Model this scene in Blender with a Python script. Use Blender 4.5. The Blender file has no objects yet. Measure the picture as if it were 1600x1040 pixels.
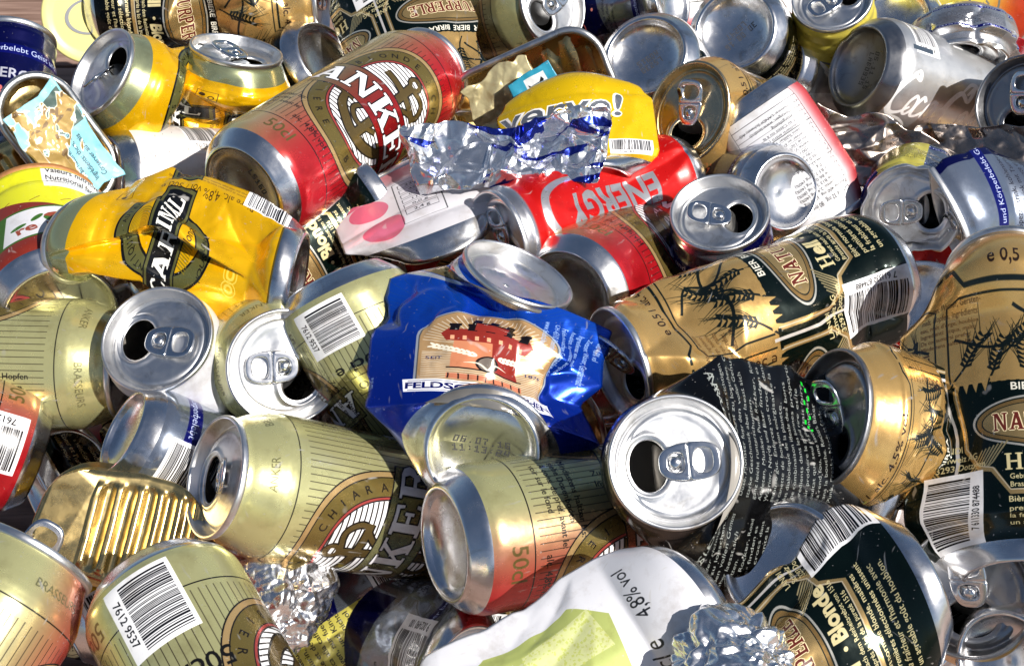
import bpy, math, random
import numpy as np
from mathutils import Vector, Matrix

# ------------------------------------------------------------------ camera, sky, sun, exposure
SC = bpy.context.scene
COL = SC.collection
CAM_LOOK = np.array([0.0, 0.0, 0.100])
PITCH = math.radians(48.0)
DIST = 0.67
LENS = 50.0
CAM_POS = CAM_LOOK + DIST * np.array([0.0, -math.cos(PITCH), math.sin(PITCH)])
cam_d = bpy.data.cameras.new('camera')
cam_d.lens = LENS
cam_d.sensor_width = 36.0
cam_d.clip_start = 0.01
cam_d.clip_end = 200.0
cam = bpy.data.objects.new('camera', cam_d)
cam.location = CAM_POS
cam.rotation_euler = (math.pi / 2 - PITCH, 0, 0)
COL.objects.link(cam)
SC.camera = cam

SUN_VEC = Vector((0.58, -0.38, 0.72)).normalized()      # towards the sun
SUN_EL = math.asin(SUN_VEC.z)
SUN_AZ = math.atan2(SUN_VEC.x, SUN_VEC.y)               # from +y, clockwise
world = bpy.data.worlds.new('World')
SC.world = world
world.use_nodes = True
wn = world.node_tree.nodes
wn.clear()
sky = wn.new('ShaderNodeTexSky')
sky.sky_type = 'NISHITA'
sky.sun_disc = False
sky.sun_elevation = SUN_EL
sky.sun_rotation = SUN_AZ
wbg = wn.new('ShaderNodeBackground')
wbg.inputs['Strength'].default_value = 0.05
wout = wn.new('ShaderNodeOutputWorld')
world.node_tree.links.new(sky.outputs[0], wbg.inputs[0])
world.node_tree.links.new(wbg.outputs[0], wout.inputs[0])
sun_d = bpy.data.lights.new('sun', 'SUN')
sun_d.energy = 5.0
sun_d.angle = math.radians(0.5)
sun_d.color = (1.0, 0.95, 0.88)
sun = bpy.data.objects.new('sun', sun_d)
sun.rotation_euler = SUN_VEC.to_track_quat('Z', 'Y').to_euler()
sun.location = (0.6, -0.1, 1.0)
COL.objects.link(sun)
SC.view_settings.view_transform = 'Standard'
SC.view_settings.look = 'None'
SC.view_settings.exposure = 0.5
SC.view_settings.gamma = 1.0
SC.view_settings.use_curve_mapping = False
SC.cycles.use_denoising = True
SC.cycles.max_bounces = 8
SC.cycles.glossy_bounces = 6
SC.cycles.diffuse_bounces = 3
SC.cycles.sample_clamp_indirect = 4.0
SC.cycles.blur_glossy = 0.6

# ------------------------------------------------------------------ pixel helpers (photo pixels, 1600 x 1040)
FPX = LENS / 36.0 * 1600.0
C_R = np.array([1.0, 0, 0])
C_U = np.array([0, math.sin(PITCH), math.cos(PITCH)])
C_F = np.array([0, math.cos(PITCH), -math.sin(PITCH)])

def ray(px, py):
    d = C_F + C_R * ((px - 800) / FPX) - C_U * ((py - 520) / FPX)
    return d / np.linalg.norm(d)

def at(px, py, z):
    d = ray(px, py)
    return CAM_POS + d * ((z - CAM_POS[2]) / d[2])

def proj(p):
    v = np.asarray(p, float) - CAM_POS
    w = v @ C_F
    return 800 + FPX * (v @ C_R) / w, 520 - FPX * (v @ C_U) / w

def other_end(pa, bx, by, L, which):
    d = ray(bx, by)
    m = CAM_POS - pa
    b = m @ d
    c = m @ m - L * L
    disc = b * b - c
    if disc <= 0:
        p = CAM_POS + d * (-b)
        v = p - pa
        return pa + v / np.linalg.norm(v) * L
    t = -b + math.sqrt(disc) if which == 'far' else -b - math.sqrt(disc)
    return CAM_POS + d * t

# ------------------------------------------------------------------ mesh helpers
def mesh_from(name, verts, faces, uvs=None, smooth=True):
    """verts (n,3); faces: array (m,4) or (m,3) or list of such arrays; uvs: per-loop arrays matching faces."""
    if not isinstance(faces, list):
        faces = [faces]
        uvs = [uvs] if uvs is not None else None
    me = bpy.data.meshes.new(name)
    verts = np.asarray(verts, dtype=np.float32)
    me.vertices.add(len(verts))
    me.vertices.foreach_set('co', verts.ravel())
    li = np.concatenate([np.asarray(f, dtype=np.int32).ravel() for f in faces])
    tot = np.concatenate([np.full(len(f), np.asarray(f).shape[1], dtype=np.int32) for f in faces])
    start = np.concatenate([[0], np.cumsum(tot)[:-1]]).astype(np.int32)
    me.loops.add(len(li))
    me.loops.foreach_set('vertex_index', li)
    me.polygons.add(len(tot))
    me.polygons.foreach_set('loop_start', start)
    me.polygons.foreach_set('use_smooth', np.full(len(tot), smooth, dtype=bool))
    if uvs is not None:
        lay = me.uv_layers.new(name='UVMap')
        lay.data.foreach_set('uv', np.concatenate([np.asarray(u, dtype=np.float32).ravel() for u in uvs]))
    me.update(calc_edges=True)
    me.validate()
    return me

def link(name, me, mat, parent=None):
    o = bpy.data.objects.new(name, me)
    COL.objects.link(o)
    if mat is not None:
        me.materials.append(mat)
    if parent is not None:
        o.parent = parent
    return o

def tag(o, label=None, cat=None, group=None, kind=None):
    if label:
        o['label'] = label
    if cat:
        o['category'] = cat
    if group:
        o['group'] = group
    if kind:
        o['kind'] = kind
    return o

def grid_faces(nr, nc, wrap):
    """nr rows, nc columns of vertices."""
    i = np.arange(nr - 1)[:, None]
    j = np.arange(nc if wrap else nc - 1)[None, :]
    j2 = (j + 1) % nc
    a = i * nc + j
    b = i * nc + j2
    c = (i + 1) * nc + j2
    d = (i + 1) * nc + j
    return np.stack([a, b, c, d], -1).reshape(-1, 4)

def tri(x):
    x = x / (2 * math.pi)
    return 4 * np.abs(x - np.floor(x + 0.5)) - 1

def facet1(p, seed):
    """value noise on a tetrahedral lattice, linear inside each cell: flat facets with sharp creases, about -1..1"""
    i = np.floor(p).astype(np.int64)
    f = p - i
    tab = np.random.default_rng(seed).uniform(-1, 1, 4096)
    def val(c):
        return tab[(c[:, 0] * 73856093 ^ c[:, 1] * 19349663 ^ c[:, 2] * 83492791) & 4095]
    o = np.argsort(-f, axis=1)
    fs = np.take_along_axis(f, o, 1)
    c = i.copy()
    prev = val(c)
    h = prev * (1 - fs[:, 0])
    ar = np.arange(len(p))
    for k in range(3):
        c[ar, o[:, k]] += 1
        nxt = fs[:, k + 1] if k < 2 else 0.0
        h = h + val(c) * (fs[:, k] - nxt)
    return h

def fold_noise(p, seed, scales, amps, n=1):
    """octaves of facet noise, each in its own random orientation (unit: mm)"""
    r = np.random.default_rng(seed)
    h = np.zeros(len(p))
    for s, a in zip(scales, amps):
        q, _ = np.linalg.qr(r.normal(size=(3, 3)))
        h += 1.8 * a * facet1((p @ q) / s + r.uniform(0, 50, 3), int(r.integers(1 << 30)))
    return h

def sstep(x, a, b):
    t = np.clip((x - a) / (b - a), 0, 1)
    return t * t * (3 - 2 * t)

# ------------------------------------------------------------------ label painter: code-drawn print artwork
PPM = 5.0
_font_curve = bpy.data.curves.new('type', 'FONT')
_font_curve.resolution_u = 3
_font_obj = bpy.data.objects.new('type', _font_curve)
COL.objects.link(_font_obj)
_glyphs = {}

def text_segs(s, bold):
    key = (s, bold)
    if key in _glyphs:
        return _glyphs[key]
    _font_curve.body = s
    _font_curve.offset = bold
    bpy.context.view_layer.update()
    dg = bpy.context.evaluated_depsgraph_get()
    ev = _font_obj.evaluated_get(dg)
    me = ev.to_mesh()
    n = len(me.vertices)
    co = np.zeros(n * 3, dtype=np.float32)
    me.vertices.foreach_get('co', co)
    co = co.reshape(-1, 3)[:, :2].astype(float)
    cnt = {}
    for p in me.polygons:
        for e in p.edge_keys:
            cnt[e] = cnt.get(e, 0) + 1
    ed = np.array([e for e, c in cnt.items() if c == 1], dtype=int)
    ev.to_mesh_clear()
    segs = np.concatenate([co[ed[:, 0]], co[ed[:, 1]]], 1) if len(ed) else np.zeros((0, 4))
    _glyphs[key] = segs
    return segs

CAPH = 0.70          # cap height of the built-in face at size 1

def catmull(pts, n=10, closed=False):
    P = np.asarray(pts, float)
    if closed:
        P = np.vstack([P[-1], P, P[0], P[1]])
    else:
        P = np.vstack([2 * P[0] - P[1], P, 2 * P[-1] - P[-2]])
    out = []
    t = np.linspace(0, 1, n, endpoint=False)[:, None]
    for i in range(1, len(P) - 2):
        a, b, c, d = P[i - 1], P[i], P[i + 1], P[i + 2]
        out.append(0.5 * (2 * b + (c - a) * t + (2 * a - 5 * b + 4 * c - d) * t ** 2 + (3 * b - a - 3 * c + d) * t ** 3))
    out.append(P[-2][None])
    return np.vstack(out)

class Label:
    def __init__(self, W, H, col=(0.8, 0.8, 0.8), met=1.0, ppm=PPM):
        self.W, self.H, self.ppm = W, H, ppm
        self.w, self.h = int(round(W * ppm)), int(round(H * ppm))
        self.a = np.zeros((self.h, self.w, 4), dtype=np.float32)
        self.a[..., :3] = col
        self.a[..., 3] = met
        self.uu = (np.arange(self.w) + 0.5) / ppm
        self.vv = (np.arange(self.h) + 0.5) / ppm
        self.T = None          # (u, v, k): scale drawing about a point

    def copy(self):
        b = Label(self.W, self.H, ppm=self.ppm)
        b.a = self.a.copy()
        return b

    def blend(self, mask, col, met):
        m = mask[..., None] if mask.ndim == 2 else mask
        self.a[..., :3] = self.a[..., :3] * (1 - m) + np.array(col, dtype=np.float32) * m
        self.a[..., 3] = self.a[..., 3] * (1 - m[..., 0]) + met * m[..., 0]

    def fill(self, segs, col, met=0.0, op=1.0):
        if len(segs) == 0:
            return
        SS = 3
        s = np.asarray(segs, float)
        if self.T:
            o = np.array([self.T[0], self.T[1]] * 2)
            s = o + (s - o) * self.T[2]
        s = s * self.ppm
        x0 = int(math.floor(min(s[:, 0].min(), s[:, 2].min()))) - 1
        x1 = int(math.ceil(max(s[:, 0].max(), s[:, 2].max()))) + 1
        if self.w < x1 - x0 <= self.w + 4:
            x1 = x0 + self.w
            s[:, 0] = np.minimum(s[:, 0], x1)
            s[:, 2] = np.minimum(s[:, 2], x1)
            x0 = min(x0 + 1, int(min(s[:, 0].min(), s[:, 2].min())))
            x1 = x0 + self.w
        y0 = int(math.floor(min(s[:, 1].min(), s[:, 3].min()))) - 1
        y1 = int(math.ceil(max(s[:, 1].max(), s[:, 3].max()))) + 1
        y0c, y1c = max(y0, 0), min(y1, self.h)
        if y1c <= y0c or x1 - x0 > 4 * self.w:
            return
        nw, nh = (x1 - x0) * SS, (y1c - y0c) * SS
        cnt = np.zeros((nh, nw + 1), dtype=np.int32)
        xs0, ys0 = (s[:, 0] - x0) * SS, (s[:, 1] - y0c) * SS
        xs1, ys1 = (s[:, 2] - x0) * SS, (s[:, 3] - y0c) * SS
        for k in range(len(s)):
            ya, yb, xa, xb = ys0[k], ys1[k], xs0[k], xs1[k]
            if ya == yb:
                continue
            if ya > yb:
                ya, yb, xa, xb = yb, ya, xb, xa
            r0 = max(int(math.ceil(ya - 0.5)), 0)
            r1 = min(int(math.ceil(yb - 0.5)), nh)
            if r1 <= r0:
                continue
            rows = np.arange(r0, r1)
            xx = xa + (rows + 0.5 - ya) / (yb - ya) * (xb - xa)
            ci = np.clip(np.ceil(xx - 0.5).astype(int), 0, nw)
            cnt[rows, ci] += 1
        m = (np.cumsum(cnt, 1)[:, :nw] & 1).astype(np.float32)
        m = m.reshape(y1c - y0c, SS, x1 - x0, SS).mean((1, 3)) * op
        cols = np.arange(x0, x1) % self.w
        if x1 - x0 <= self.w:
            sub = self.a[y0c:y1c][:, cols]
            sub[..., :3] += (np.array(col, dtype=np.float32) - sub[..., :3]) * m[..., None]
            sub[..., 3] += (met - sub[..., 3]) * m
            self.a[y0c:y1c, cols] = sub

    def poly(self, pts, col, met=0.0, op=1.0):
        p = np.asarray(pts, float)
        q = np.roll(p, -1, 0)
        self.fill(np.concatenate([p, q], 1), col, met, op)

    def rect(self, x, y, w, h, col, met=0.0, ang=0.0, op=1.0):
        """centre x, y"""
        c, s = math.cos(math.radians(ang)), math.sin(math.radians(ang))
        self.poly([(x + a * w / 2 * c - b * h / 2 * s, y + a * w / 2 * s + b * h / 2 * c)
                   for a, b in ((-1, -1), (1, -1), (1, 1), (-1, 1))], col, met, op)

    def ell(self, x, y, rx, ry, col, met=0.0, ang=0.0, hole=None, op=1.0, n=64):
        t = np.linspace(0, 2 * math.pi, n, endpoint=False)
        c, s = math.cos(math.radians(ang)), math.sin(math.radians(ang))
        def ring(k):
            a, b = rx * k * np.cos(t), ry * k * np.sin(t)
            p = np.stack([x + a * c - b * s, y + a * s + b * c], 1)
            return np.concatenate([p, np.roll(p, -1, 0)], 1)
        segs = ring(1.0)
        if hole:
            segs = np.vstack([segs, ring(hole)])
        self.fill(segs, col, met, op)

    def line(self, pts, width, col, met=0.0, taper=None, smooth=False, op=1.0):
        p = catmull(pts) if smooth else np.asarray(pts, float)
        d = np.gradient(p, axis=0)
        L = np.linalg.norm(d, axis=1, keepdims=True)
        L[L == 0] = 1
        d /= L
        nrm = np.stack([-d[:, 1], d[:, 0]], 1)
        wv = np.full(len(p), width / 2.0)
        if taper is not None:
            wv *= np.interp(np.linspace(0, 1, len(p)), np.linspace(0, 1, len(taper)), taper)
        for i in range(len(p) - 1):
            e = d[i] * 0.02
            self.poly([p[i] + nrm[i] * wv[i] - e, p[i + 1] + nrm[i + 1] * wv[i + 1] + e,
                       p[i + 1] - nrm[i + 1] * wv[i + 1] + e, p[i] - nrm[i] * wv[i] - e], col, met, op)

    def text(self, s, x, y, size, col, met=0.0, ang=0.0, align='l', bold=0.0, sx=1.0, shear=0.0, op=1.0):
        """size = cap height in mm; baseline at (x, y)"""
        g = text_segs(s, bold)
        if len(g) == 0:
            return
        k = size / CAPH
        P = g.reshape(-1, 2) * k
        P[:, 0] = P[:, 0] * sx + P[:, 1] * shear
        x0, x1 = P[:, 0].min(), P[:, 0].max()
        P[:, 0] -= {'l': x0, 'c': (x0 + x1) / 2, 'r': x1}[align]
        c, sn = math.cos(math.radians(ang)), math.sin(math.radians(ang))
        Q = np.stack([x + P[:, 0] * c - P[:, 1] * sn, y + P[:, 0] * sn + P[:, 1] * c], 1)
        self.fill(Q.reshape(-1, 4), col, met, op)

    def para(self, lines, x, y, size, col, met=0.0, ang=0.0, lead=1.75, align='l', bold=0.0, sx=1.0, shear=0.0):
        a = math.radians(ang)
        for i, s in enumerate(lines):
            d = i * size * lead
            self.text(s, x + math.sin(a) * d, y - math.cos(a) * d, size, col, met, ang, align, bold, sx, shear)

    def arc_text(self, s, cx, cy, rx, ry, a0, a1, size, col, met=0.0, bold=0.0, inside=False):
        n = len(s)
        for i, ch in enumerate(s):
            if ch == ' ':
                continue
            t = math.radians(a0 + (a1 - a0) * (i + 0.5) / n)
            px, py = cx + rx * math.cos(t), cy + ry * math.sin(t)
            an = math.degrees(math.atan2(ry * math.cos(t), -rx * math.sin(t)))
            if not inside:
                an += 180
            self.text(ch, px, py, size, col, met, an, 'c', bold)

    def barcode(self, x, y, w, h, digits, ang=0.0, seed=1, bg=(0.92, 0.92, 0.93), two=True):
        """white panel centred on x, y; bars run along local y, digits below"""
        c, s = math.cos(math.radians(ang)), math.sin(math.radians(ang))
        def T(a, b):
            return x + a * c - b * s, y + a * s + b * c
        def R(a, b, ww, hh, col):
            self.poly([T(a, b), T(a + ww, b), T(a + ww, b + hh), T(a, b + hh)], col)
        R(-w / 2, -h / 2, w, h, bg)
        r = random.Random(seed)
        fx = -w * 0.44
        unit = w * 0.88 / 95
        pos = 0
        while pos < 94:
            b = r.choice([1, 1, 2, 2, 3])
            R(fx + pos * unit, -h * 0.26, b * unit, h * 0.70, (0.02, 0.02, 0.03))
            pos += b + r.choice([1, 1, 2, 3])
        tx, ty = T(0, -h * 0.43)
        self.text(digits, tx, ty, h * 0.12, (0.03, 0.03, 0.04), 0, ang, 'c', 0.008, sx=w * 0.86 / (len(digits) * h * 0.12 * 0.93))

    def image(self, name):
        im = bpy.data.images.new(name, self.w, self.h, alpha=True)
        im.colorspace_settings.name = 'sRGB'
        im.alpha_mode = 'CHANNEL_PACKED'
        im.pixels.foreach_set(np.clip(self.a, 0, 1).astype(np.float32).ravel())
        im.update()
        im.pack()
        return im
# ------------------------------------------------------------------ artworks
BLK = (0.03, 0.03, 0.035)
WHT = (0.93, 0.93, 0.94)
GOLD = (0.80, 0.62, 0.34)
OLIVE = (0.52, 0.45, 0.24)
CIRC = 2 * math.pi * 33.1

def serif_letter(ch):
    """polygons in a 1 x 1 box: fat slab-serif capitals"""
    L = {
        'A': (0.95, [[(0.06, 0), (0.42, 1), (0.62, 1), (0.92, 0), (0.66, 0), (0.48, 0.66), (0.24, 0)], [(0.25, 0.24), (0.72, 0.24), (0.68, 0.38), (0.28, 0.38)],
                     [(-0.02, 0), (0.34, 0), (0.34, 0.09), (-0.02, 0.09)], [(0.56, 0), (1.0, 0), (1.0, 0.09), (0.56, 0.09)], [(0.3, 0.91), (0.62, 0.91), (0.62, 1), (0.3, 1)]]),
        'N': (1.0, [[(0.1, 0), (0.24, 0), (0.24, 1), (0.1, 1)], [(0.1, 1), (0.36, 1), (0.9, 0.0), (0.76, -0.04)], [(0.76, 0), (0.9, 0), (0.9, 1), (0.76, 1)],
                    [(0, 0), (0.36, 0), (0.36, 0.09), (0, 0.09)], [(0.64, 0.91), (1, 0.91), (1, 1), (0.64, 1)], [(0, 0.91), (0.3, 0.91), (0.3, 1), (0, 1)]]),
        'K': (0.98, [[(0.1, 0), (0.34, 0), (0.34, 1), (0.1, 1)], [(0.34, 0.38), (0.76, 1), (0.92, 1), (0.34, 0.24)], [(0.42, 0.58), (0.62, 0.62), (0.96, 0), (0.66, 0)],
                     [(0, 0), (0.44, 0), (0.44, 0.09), (0, 0.09)], [(0, 0.91), (0.44, 0.91), (0.44, 1), (0, 1)], [(0.58, 0.91), (1, 0.91), (1, 1), (0.58, 1)], [(0.56, 0), (1.02, 0), (1.02, 0.09), (0.56, 0.09)]]),
        'E': (0.85, [[(0.1, 0), (0.34, 0), (0.34, 1), (0.1, 1)], [(0, 0), (0.82, 0), (0.82, 0.12), (0, 0.12)], [(0, 0.88), (0.8, 0.88), (0.8, 1), (0, 1)], [(0.34, 0.44), (0.62, 0.44), (0.62, 0.56), (0.34, 0.56)],
                     [(0.70, 0), (0.82, 0), (0.86, 0.3), (0.76, 0.3)], [(0.68, 1), (0.8, 1), (0.82, 0.72), (0.74, 0.72)], [(0.55, 0.34), (0.64, 0.34), (0.64, 0.66), (0.55, 0.66)]]),
        'R': (0.98, [[(0.1, 0), (0.34, 0), (0.34, 1), (0.1, 1)], [(0.34, 0.88), (0.6, 0.88), (0.66, 0.72), (0.6, 0.57), (0.34, 0.57), (0.34, 0.45), (0.66, 0.45), (0.86, 0.56), (0.92, 0.74), (0.84, 0.92), (0.66, 1), (0.34, 1)],
                     [(0.46, 0.5), (0.68, 0.5), (1.0, 0), (0.72, 0)], [(0, 0), (0.44, 0), (0.44, 0.09), (0, 0.09)], [(0, 0.91), (0.4, 0.91), (0.4, 1), (0, 1)], [(0.72, 0), (1.04, 0), (1.04, 0.09), (0.72, 0.09)]]),
        'H': (0.98, [[(0.1, 0), (0.3, 0), (0.3, 1), (0.1, 1)], [(0.68, 0), (0.88, 0), (0.88, 1), (0.68, 1)], [(0.3, 0.44), (0.68, 0.44), (0.68, 0.56), (0.3, 0.56)],
                     [(0, 0), (0.4, 0), (0.4, 0.09), (0, 0.09)], [(0, 0.91), (0.4, 0.91), (0.4, 1), (0, 1)], [(0.58, 0), (0.98, 0), (0.98, 0.09), (0.58, 0.09)], [(0.58, 0.91), (0.98, 0.91), (0.98, 1), (0.58, 1)]]),
        'l': (0.42, [[(0.1, 0), (0.3, 0), (0.3, 1.02), (0.1, 1.02)], [(0, 0), (0.4, 0), (0.4, 0.08), (0, 0.08)], [(0, 0.94), (0.3, 0.94), (0.3, 1.02), (0, 1.02)]]),
        'I': (0.42, [[(0.1, 0), (0.32, 0), (0.32, 1), (0.1, 1)], [(0, 0), (0.42, 0), (0.42, 0.09), (0, 0.09)], [(0, 0.91), (0.42, 0.91), (0.42, 1), (0, 1)]]),
        'D': (0.92, [[(0.1, 0), (0.34, 0), (0.34, 1), (0.1, 1)], [(0.34, 0.88), (0.56, 0.86), (0.66, 0.7), (0.66, 0.3), (0.56, 0.14), (0.34, 0.12), (0.34, 0), (0.6, 0), (0.82, 0.14), (0.92, 0.36), (0.92, 0.66), (0.82, 0.88), (0.6, 1), (0.34, 1)],
                     [(0, 0), (0.4, 0), (0.4, 0.09), (0, 0.09)], [(0, 0.91), (0.4, 0.91), (0.4, 1), (0, 1)]]),
        'L': (0.8, [[(0.1, 0), (0.34, 0), (0.34, 1), (0.1, 1)], [(0, 0), (0.78, 0), (0.78, 0.13), (0, 0.13)], [(0, 0.91), (0.46, 0.91), (0.46, 1), (0, 1)], [(0.66, 0), (0.78, 0), (0.84, 0.34), (0.74, 0.34)]]),
        'P': (0.88, [[(0.1, 0), (0.34, 0), (0.34, 1), (0.1, 1)], [(0.34, 0.88), (0.58, 0.88), (0.64, 0.72), (0.58, 0.55), (0.34, 0.55), (0.34, 0.42), (0.64, 0.42), (0.84, 0.55), (0.9, 0.72), (0.82, 0.92), (0.64, 1), (0.34, 1)],
                     [(0, 0), (0.46, 0), (0.46, 0.09), (0, 0.09)], [(0, 0.91), (0.4, 0.91), (0.4, 1), (0, 1)]]),
        'T': (0.86, [[(0.31, 0), (0.55, 0), (0.55, 1), (0.31, 1)], [(0, 0.88), (0.86, 0.88), (0.86, 1), (0, 1)], [(0, 0.68), (0.1, 0.68), (0.12, 1), (0, 1)], [(0.76, 0.68), (0.86, 0.68), (0.86, 1), (0.74, 1)], [(0.2, 0), (0.66, 0), (0.66, 0.09), (0.2, 0.09)]]),
        'U': (0.95, [[(0.1, 1), (0.34, 1), (0.34, 0.3), (0.44, 0.12), (0.6, 0.12), (0.7, 0.3), (0.7, 1), (0.84, 1), (0.84, 0.28), (0.7, 0.04), (0.5, -0.02), (0.26, 0.04), (0.1, 0.28)], [(0, 0.91), (0.42, 0.91), (0.42, 1), (0, 1)], [(0.6, 0.91), (0.94, 0.91), (0.94, 1), (0.6, 1)]]),
        'C': (0.9, [[(0.88, 0.7), (0.8, 0.92), (0.55, 1.01), (0.25, 0.94), (0.06, 0.72), (0.04, 0.3), (0.22, 0.06), (0.52, -0.02), (0.78, 0.06), (0.9, 0.3), (0.78, 0.3), (0.66, 0.12), (0.5, 0.1), (0.36, 0.2), (0.3, 0.5), (0.34, 0.78), (0.48, 0.9), (0.62, 0.86), (0.74, 0.68)]]),
    }
    return L.get(ch, (0.4, []))

def serif_word(lb, word, x, y, size, col, ang=0.0, sx=1.0, outline=None, ow=0.6, centre=True, bow=0.0, met=0.0, sub=6):
    """heavy serif capitals; bow lifts the middle (arched band)"""
    tot = sum(serif_letter(c)[0] + 0.12 for c in word) - 0.12
    c, s = math.cos(math.radians(ang)), math.sin(math.radians(ang))
    off = -tot / 2 if centre else 0
    polys = []
    for ch in word:
        w, ps = serif_letter(ch)
        for p in ps:
            q = []
            for a, b in p:
                X, Y = (off + a) * size * sx, b * size
                Y += bow * (1 - (2 * (off + a) / tot) ** 2)
                q.append((x + X * c - Y * s, y + X * s + Y * c))
            polys.append(q)
        off += w + 0.12
    if outline is not None:
        for q in polys:
            for i in range(len(q)):
                lb.line([q[i], q[(i + 1) % len(q)]], ow, outline, met)
    for q in polys:
        lb.poly(q, col, met)

def bumpu(lb, u0, half, soft, v0=None, v1=None, sv=6):
    d = np.abs((lb.uu - u0 + lb.W / 2) % lb.W - lb.W / 2)
    m = 1 - sstep(d, half - soft, half + soft)
    M = np.repeat(m[None, :], lb.h, 0)
    if v0 is not None:
        M = M * (sstep(lb.vv, v0 - sv, v0 + sv) * (1 - sstep(lb.vv, v1 - sv, v1 + sv)))[:, None]
    return M.astype(np.float32)

def art_anchor(red_at=45.0, red_half=50.0, green=(0.78, 0.77, 0.55), red=(0.74, 0.08, 0.13)):
    """half-litre can: pale green going to red, two anchor emblems"""
    lb = Label(CIRC, 168, green, 0.68)
    e = CIRC / 2
    m = bumpu(lb, e + red_at, red_half, 30)
    lb.blend(m * 0.96, red, 0.6)
    for k in range(64):
        lb.rect(k * CIRC / 64, 84, 0.4, 108, (0.12, 0.10, 0.08), 0.3, op=0.75)
    for v in (27.5, 143):
        lb.rect(CIRC / 2, v, CIRC - 0.02, 0.55, (0.07, 0.07, 0.06), 0.2)
    T = (0.06, 0.05, 0.04)
    cy = 86
    for e in (CIRC / 2, CIRC - 0.001):
        gm = float(m[0, int(e % CIRC * lb.ppm) % lb.w])
        for col, rx, ry in ((BLK, 41, 49), ((0.74, 0.62, 0.42), 40.4, 48.4), (BLK, 38, 46), (OLIVE, 37.5, 45.5), (BLK, 29.2, 37), ((0.72, 0.30, 0.28), 28.8, 36.6), (BLK, 27.8, 35.4), (WHT, 27.2, 34.8)):
            t = np.linspace(0, 2 * math.pi, 72, endpoint=False)
            c, s = np.cos(t), np.sin(t)
            P = np.stack([e + rx * np.sign(c) * np.abs(c) ** 0.8, cy + ry * np.sign(s) * np.abs(s) ** 0.8], 1)
            lb.poly(P, col, 0.75 if col == OLIVE else (0.6 if col not in (BLK, WHT) else 0.1))
        k = cy - 36
        while k < cy + 36:
            hw = 27 * max(0.0, 1 - abs((k - cy) / 35.0) ** 2.5) ** 0.4
            lb.rect(e, k, 2 * hw, 0.8, (0.16, 0.14, 0.12))
            k += 2.6
        for txt, up in (('B L O N D E . C H I A R A', True), ('B I E R E . B I E R A', False)):
            n = len(txt)
            for i, ch in enumerate(txt):
                if ch == ' ':
                    continue
                f = (i + 0.5) / n
                tt = math.radians(168 - 156 * f) if up else math.radians(192 + 156 * f)
                cc, ss = math.cos(tt), math.sin(tt)
                px = e + 33.2 * math.copysign(abs(cc) ** 0.8, cc)
                py = cy + 41.0 * math.copysign(abs(ss) ** 0.8, ss)
                an = math.degrees(tt) - 90 if up else math.degrees(tt) + 90
                lb.text(ch, px - 1.9 * math.cos(math.radians(an + 90)), py - 1.9 * math.sin(math.radians(an + 90)), 3.8, (0.08, 0.06, 0.03), 0.1, an, 'c', 0.015)
        DK, MID = (0.07, 0.055, 0.035), (0.40, 0.33, 0.18)
        for wd, col in ((1.6, DK), (0, MID)):
            mt = 0.6 if col is MID else 0.1
            lb.line([(e - 2, cy + 28), (e + 1, cy - 8), (e + 2, cy - 27)], 4.6 + wd, col, mt)
            lb.line([(e - 20, cy - 12), (e - 15, cy - 22), (e - 5, cy - 28), (e + 2, cy - 28.5), (e + 10, cy - 26), (e + 18, cy - 18), (e + 21, cy - 9)], 4.6 + wd, col, mt, [0.7, 1, 1.2, 1.3, 1.2, 1, 0.7], smooth=True)
            for sx in (-1, 1):
                lb.poly([(e + sx * (25.5 + wd / 2), cy - 15 - wd / 2), (e + sx * 19, cy - 4 + wd), (e + sx * (13.5 - wd / 2), cy - 15 - wd / 2)], col, mt)
            lb.line([(e - 17, cy + 20), (e + 15, cy + 17)], 3.6 + wd, col, mt)
            lb.ell(e - 2, cy + 30, 4.4 + wd / 2, 4.4 + wd / 2, col, mt, hole=0.45)
            rope = [(e - 2, cy + 26), (e + 9, cy + 28), (e + 14, cy + 20), (e + 6, cy + 12), (e - 6, cy - 8), (e - 10, cy - 18), (e - 2, cy - 22), (e + 8, cy - 14)]
            lb.line(rope, 2.4 + wd, col, mt, smooth=True)
        t = np.linspace(-1, 1, 24)
        top = [(e + a * 44, cy + 12 - 4 * a * a) for a in t]
        bot = [(e + a * 44, cy - 13 - 4 * a * a) for a in t[::-1]]
        lb.poly(top + bot, BLK, 0)
        t2 = np.linspace(-1, 1, 45)
        for a, a2 in zip(t2[:-1], t2[1:]):
            g1 = float(m[0, int((e + a * 43.3) % CIRC * lb.ppm) % lb.w])
            bc = np.array((0.66, 0.65, 0.45)) * (1 - g1) + np.array((0.74, 0.14, 0.16)) * g1
            lb.poly([(e + a * 43.3, cy + 11.3 - 4 * a * a), (e + a2 * 43.35, cy + 11.3 - 4 * a2 * a2), (e + a2 * 43.35, cy - 12.3 - 4 * a2 * a2), (e + a * 43.3, cy - 12.3 - 4 * a * a)], tuple(bc), 0.8)
        serif_word(lb, 'ANKER', e, cy - 12, 15.5, WHT, sx=1.13, outline=BLK, ow=1.5, bow=4.0)
        lb.text('alc. 4,8% vol', e - 24, 33, 3.4, T, 0.1, 0, 'l', 0.01)
        lb.text('50cl', e - 30, 17, 7.5, (0.42, 0.36, 0.20), 0.5, 0, 'l', 0.01)
        lb.text('ANKER', e + 30, 152, 3.6, (0.42, 0.41, 0.28), 0.6, 0, 'c')
        lb.text('BRASSEURS', e - 34, 152, 3.6, (0.42, 0.41, 0.28), 0.6, 0, 'c')
    e = CIRC / 2
    x = (e - 52) % CIRC
    lb.para(['Mindestens haltbar bis:', 'siehe Dosenboden', 'A cons. de préf. avant le:', 'voir sur le fond'], x - 15, 50, 2.9, T, 0.1, 0, 1.6, bold=0.012)
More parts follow.
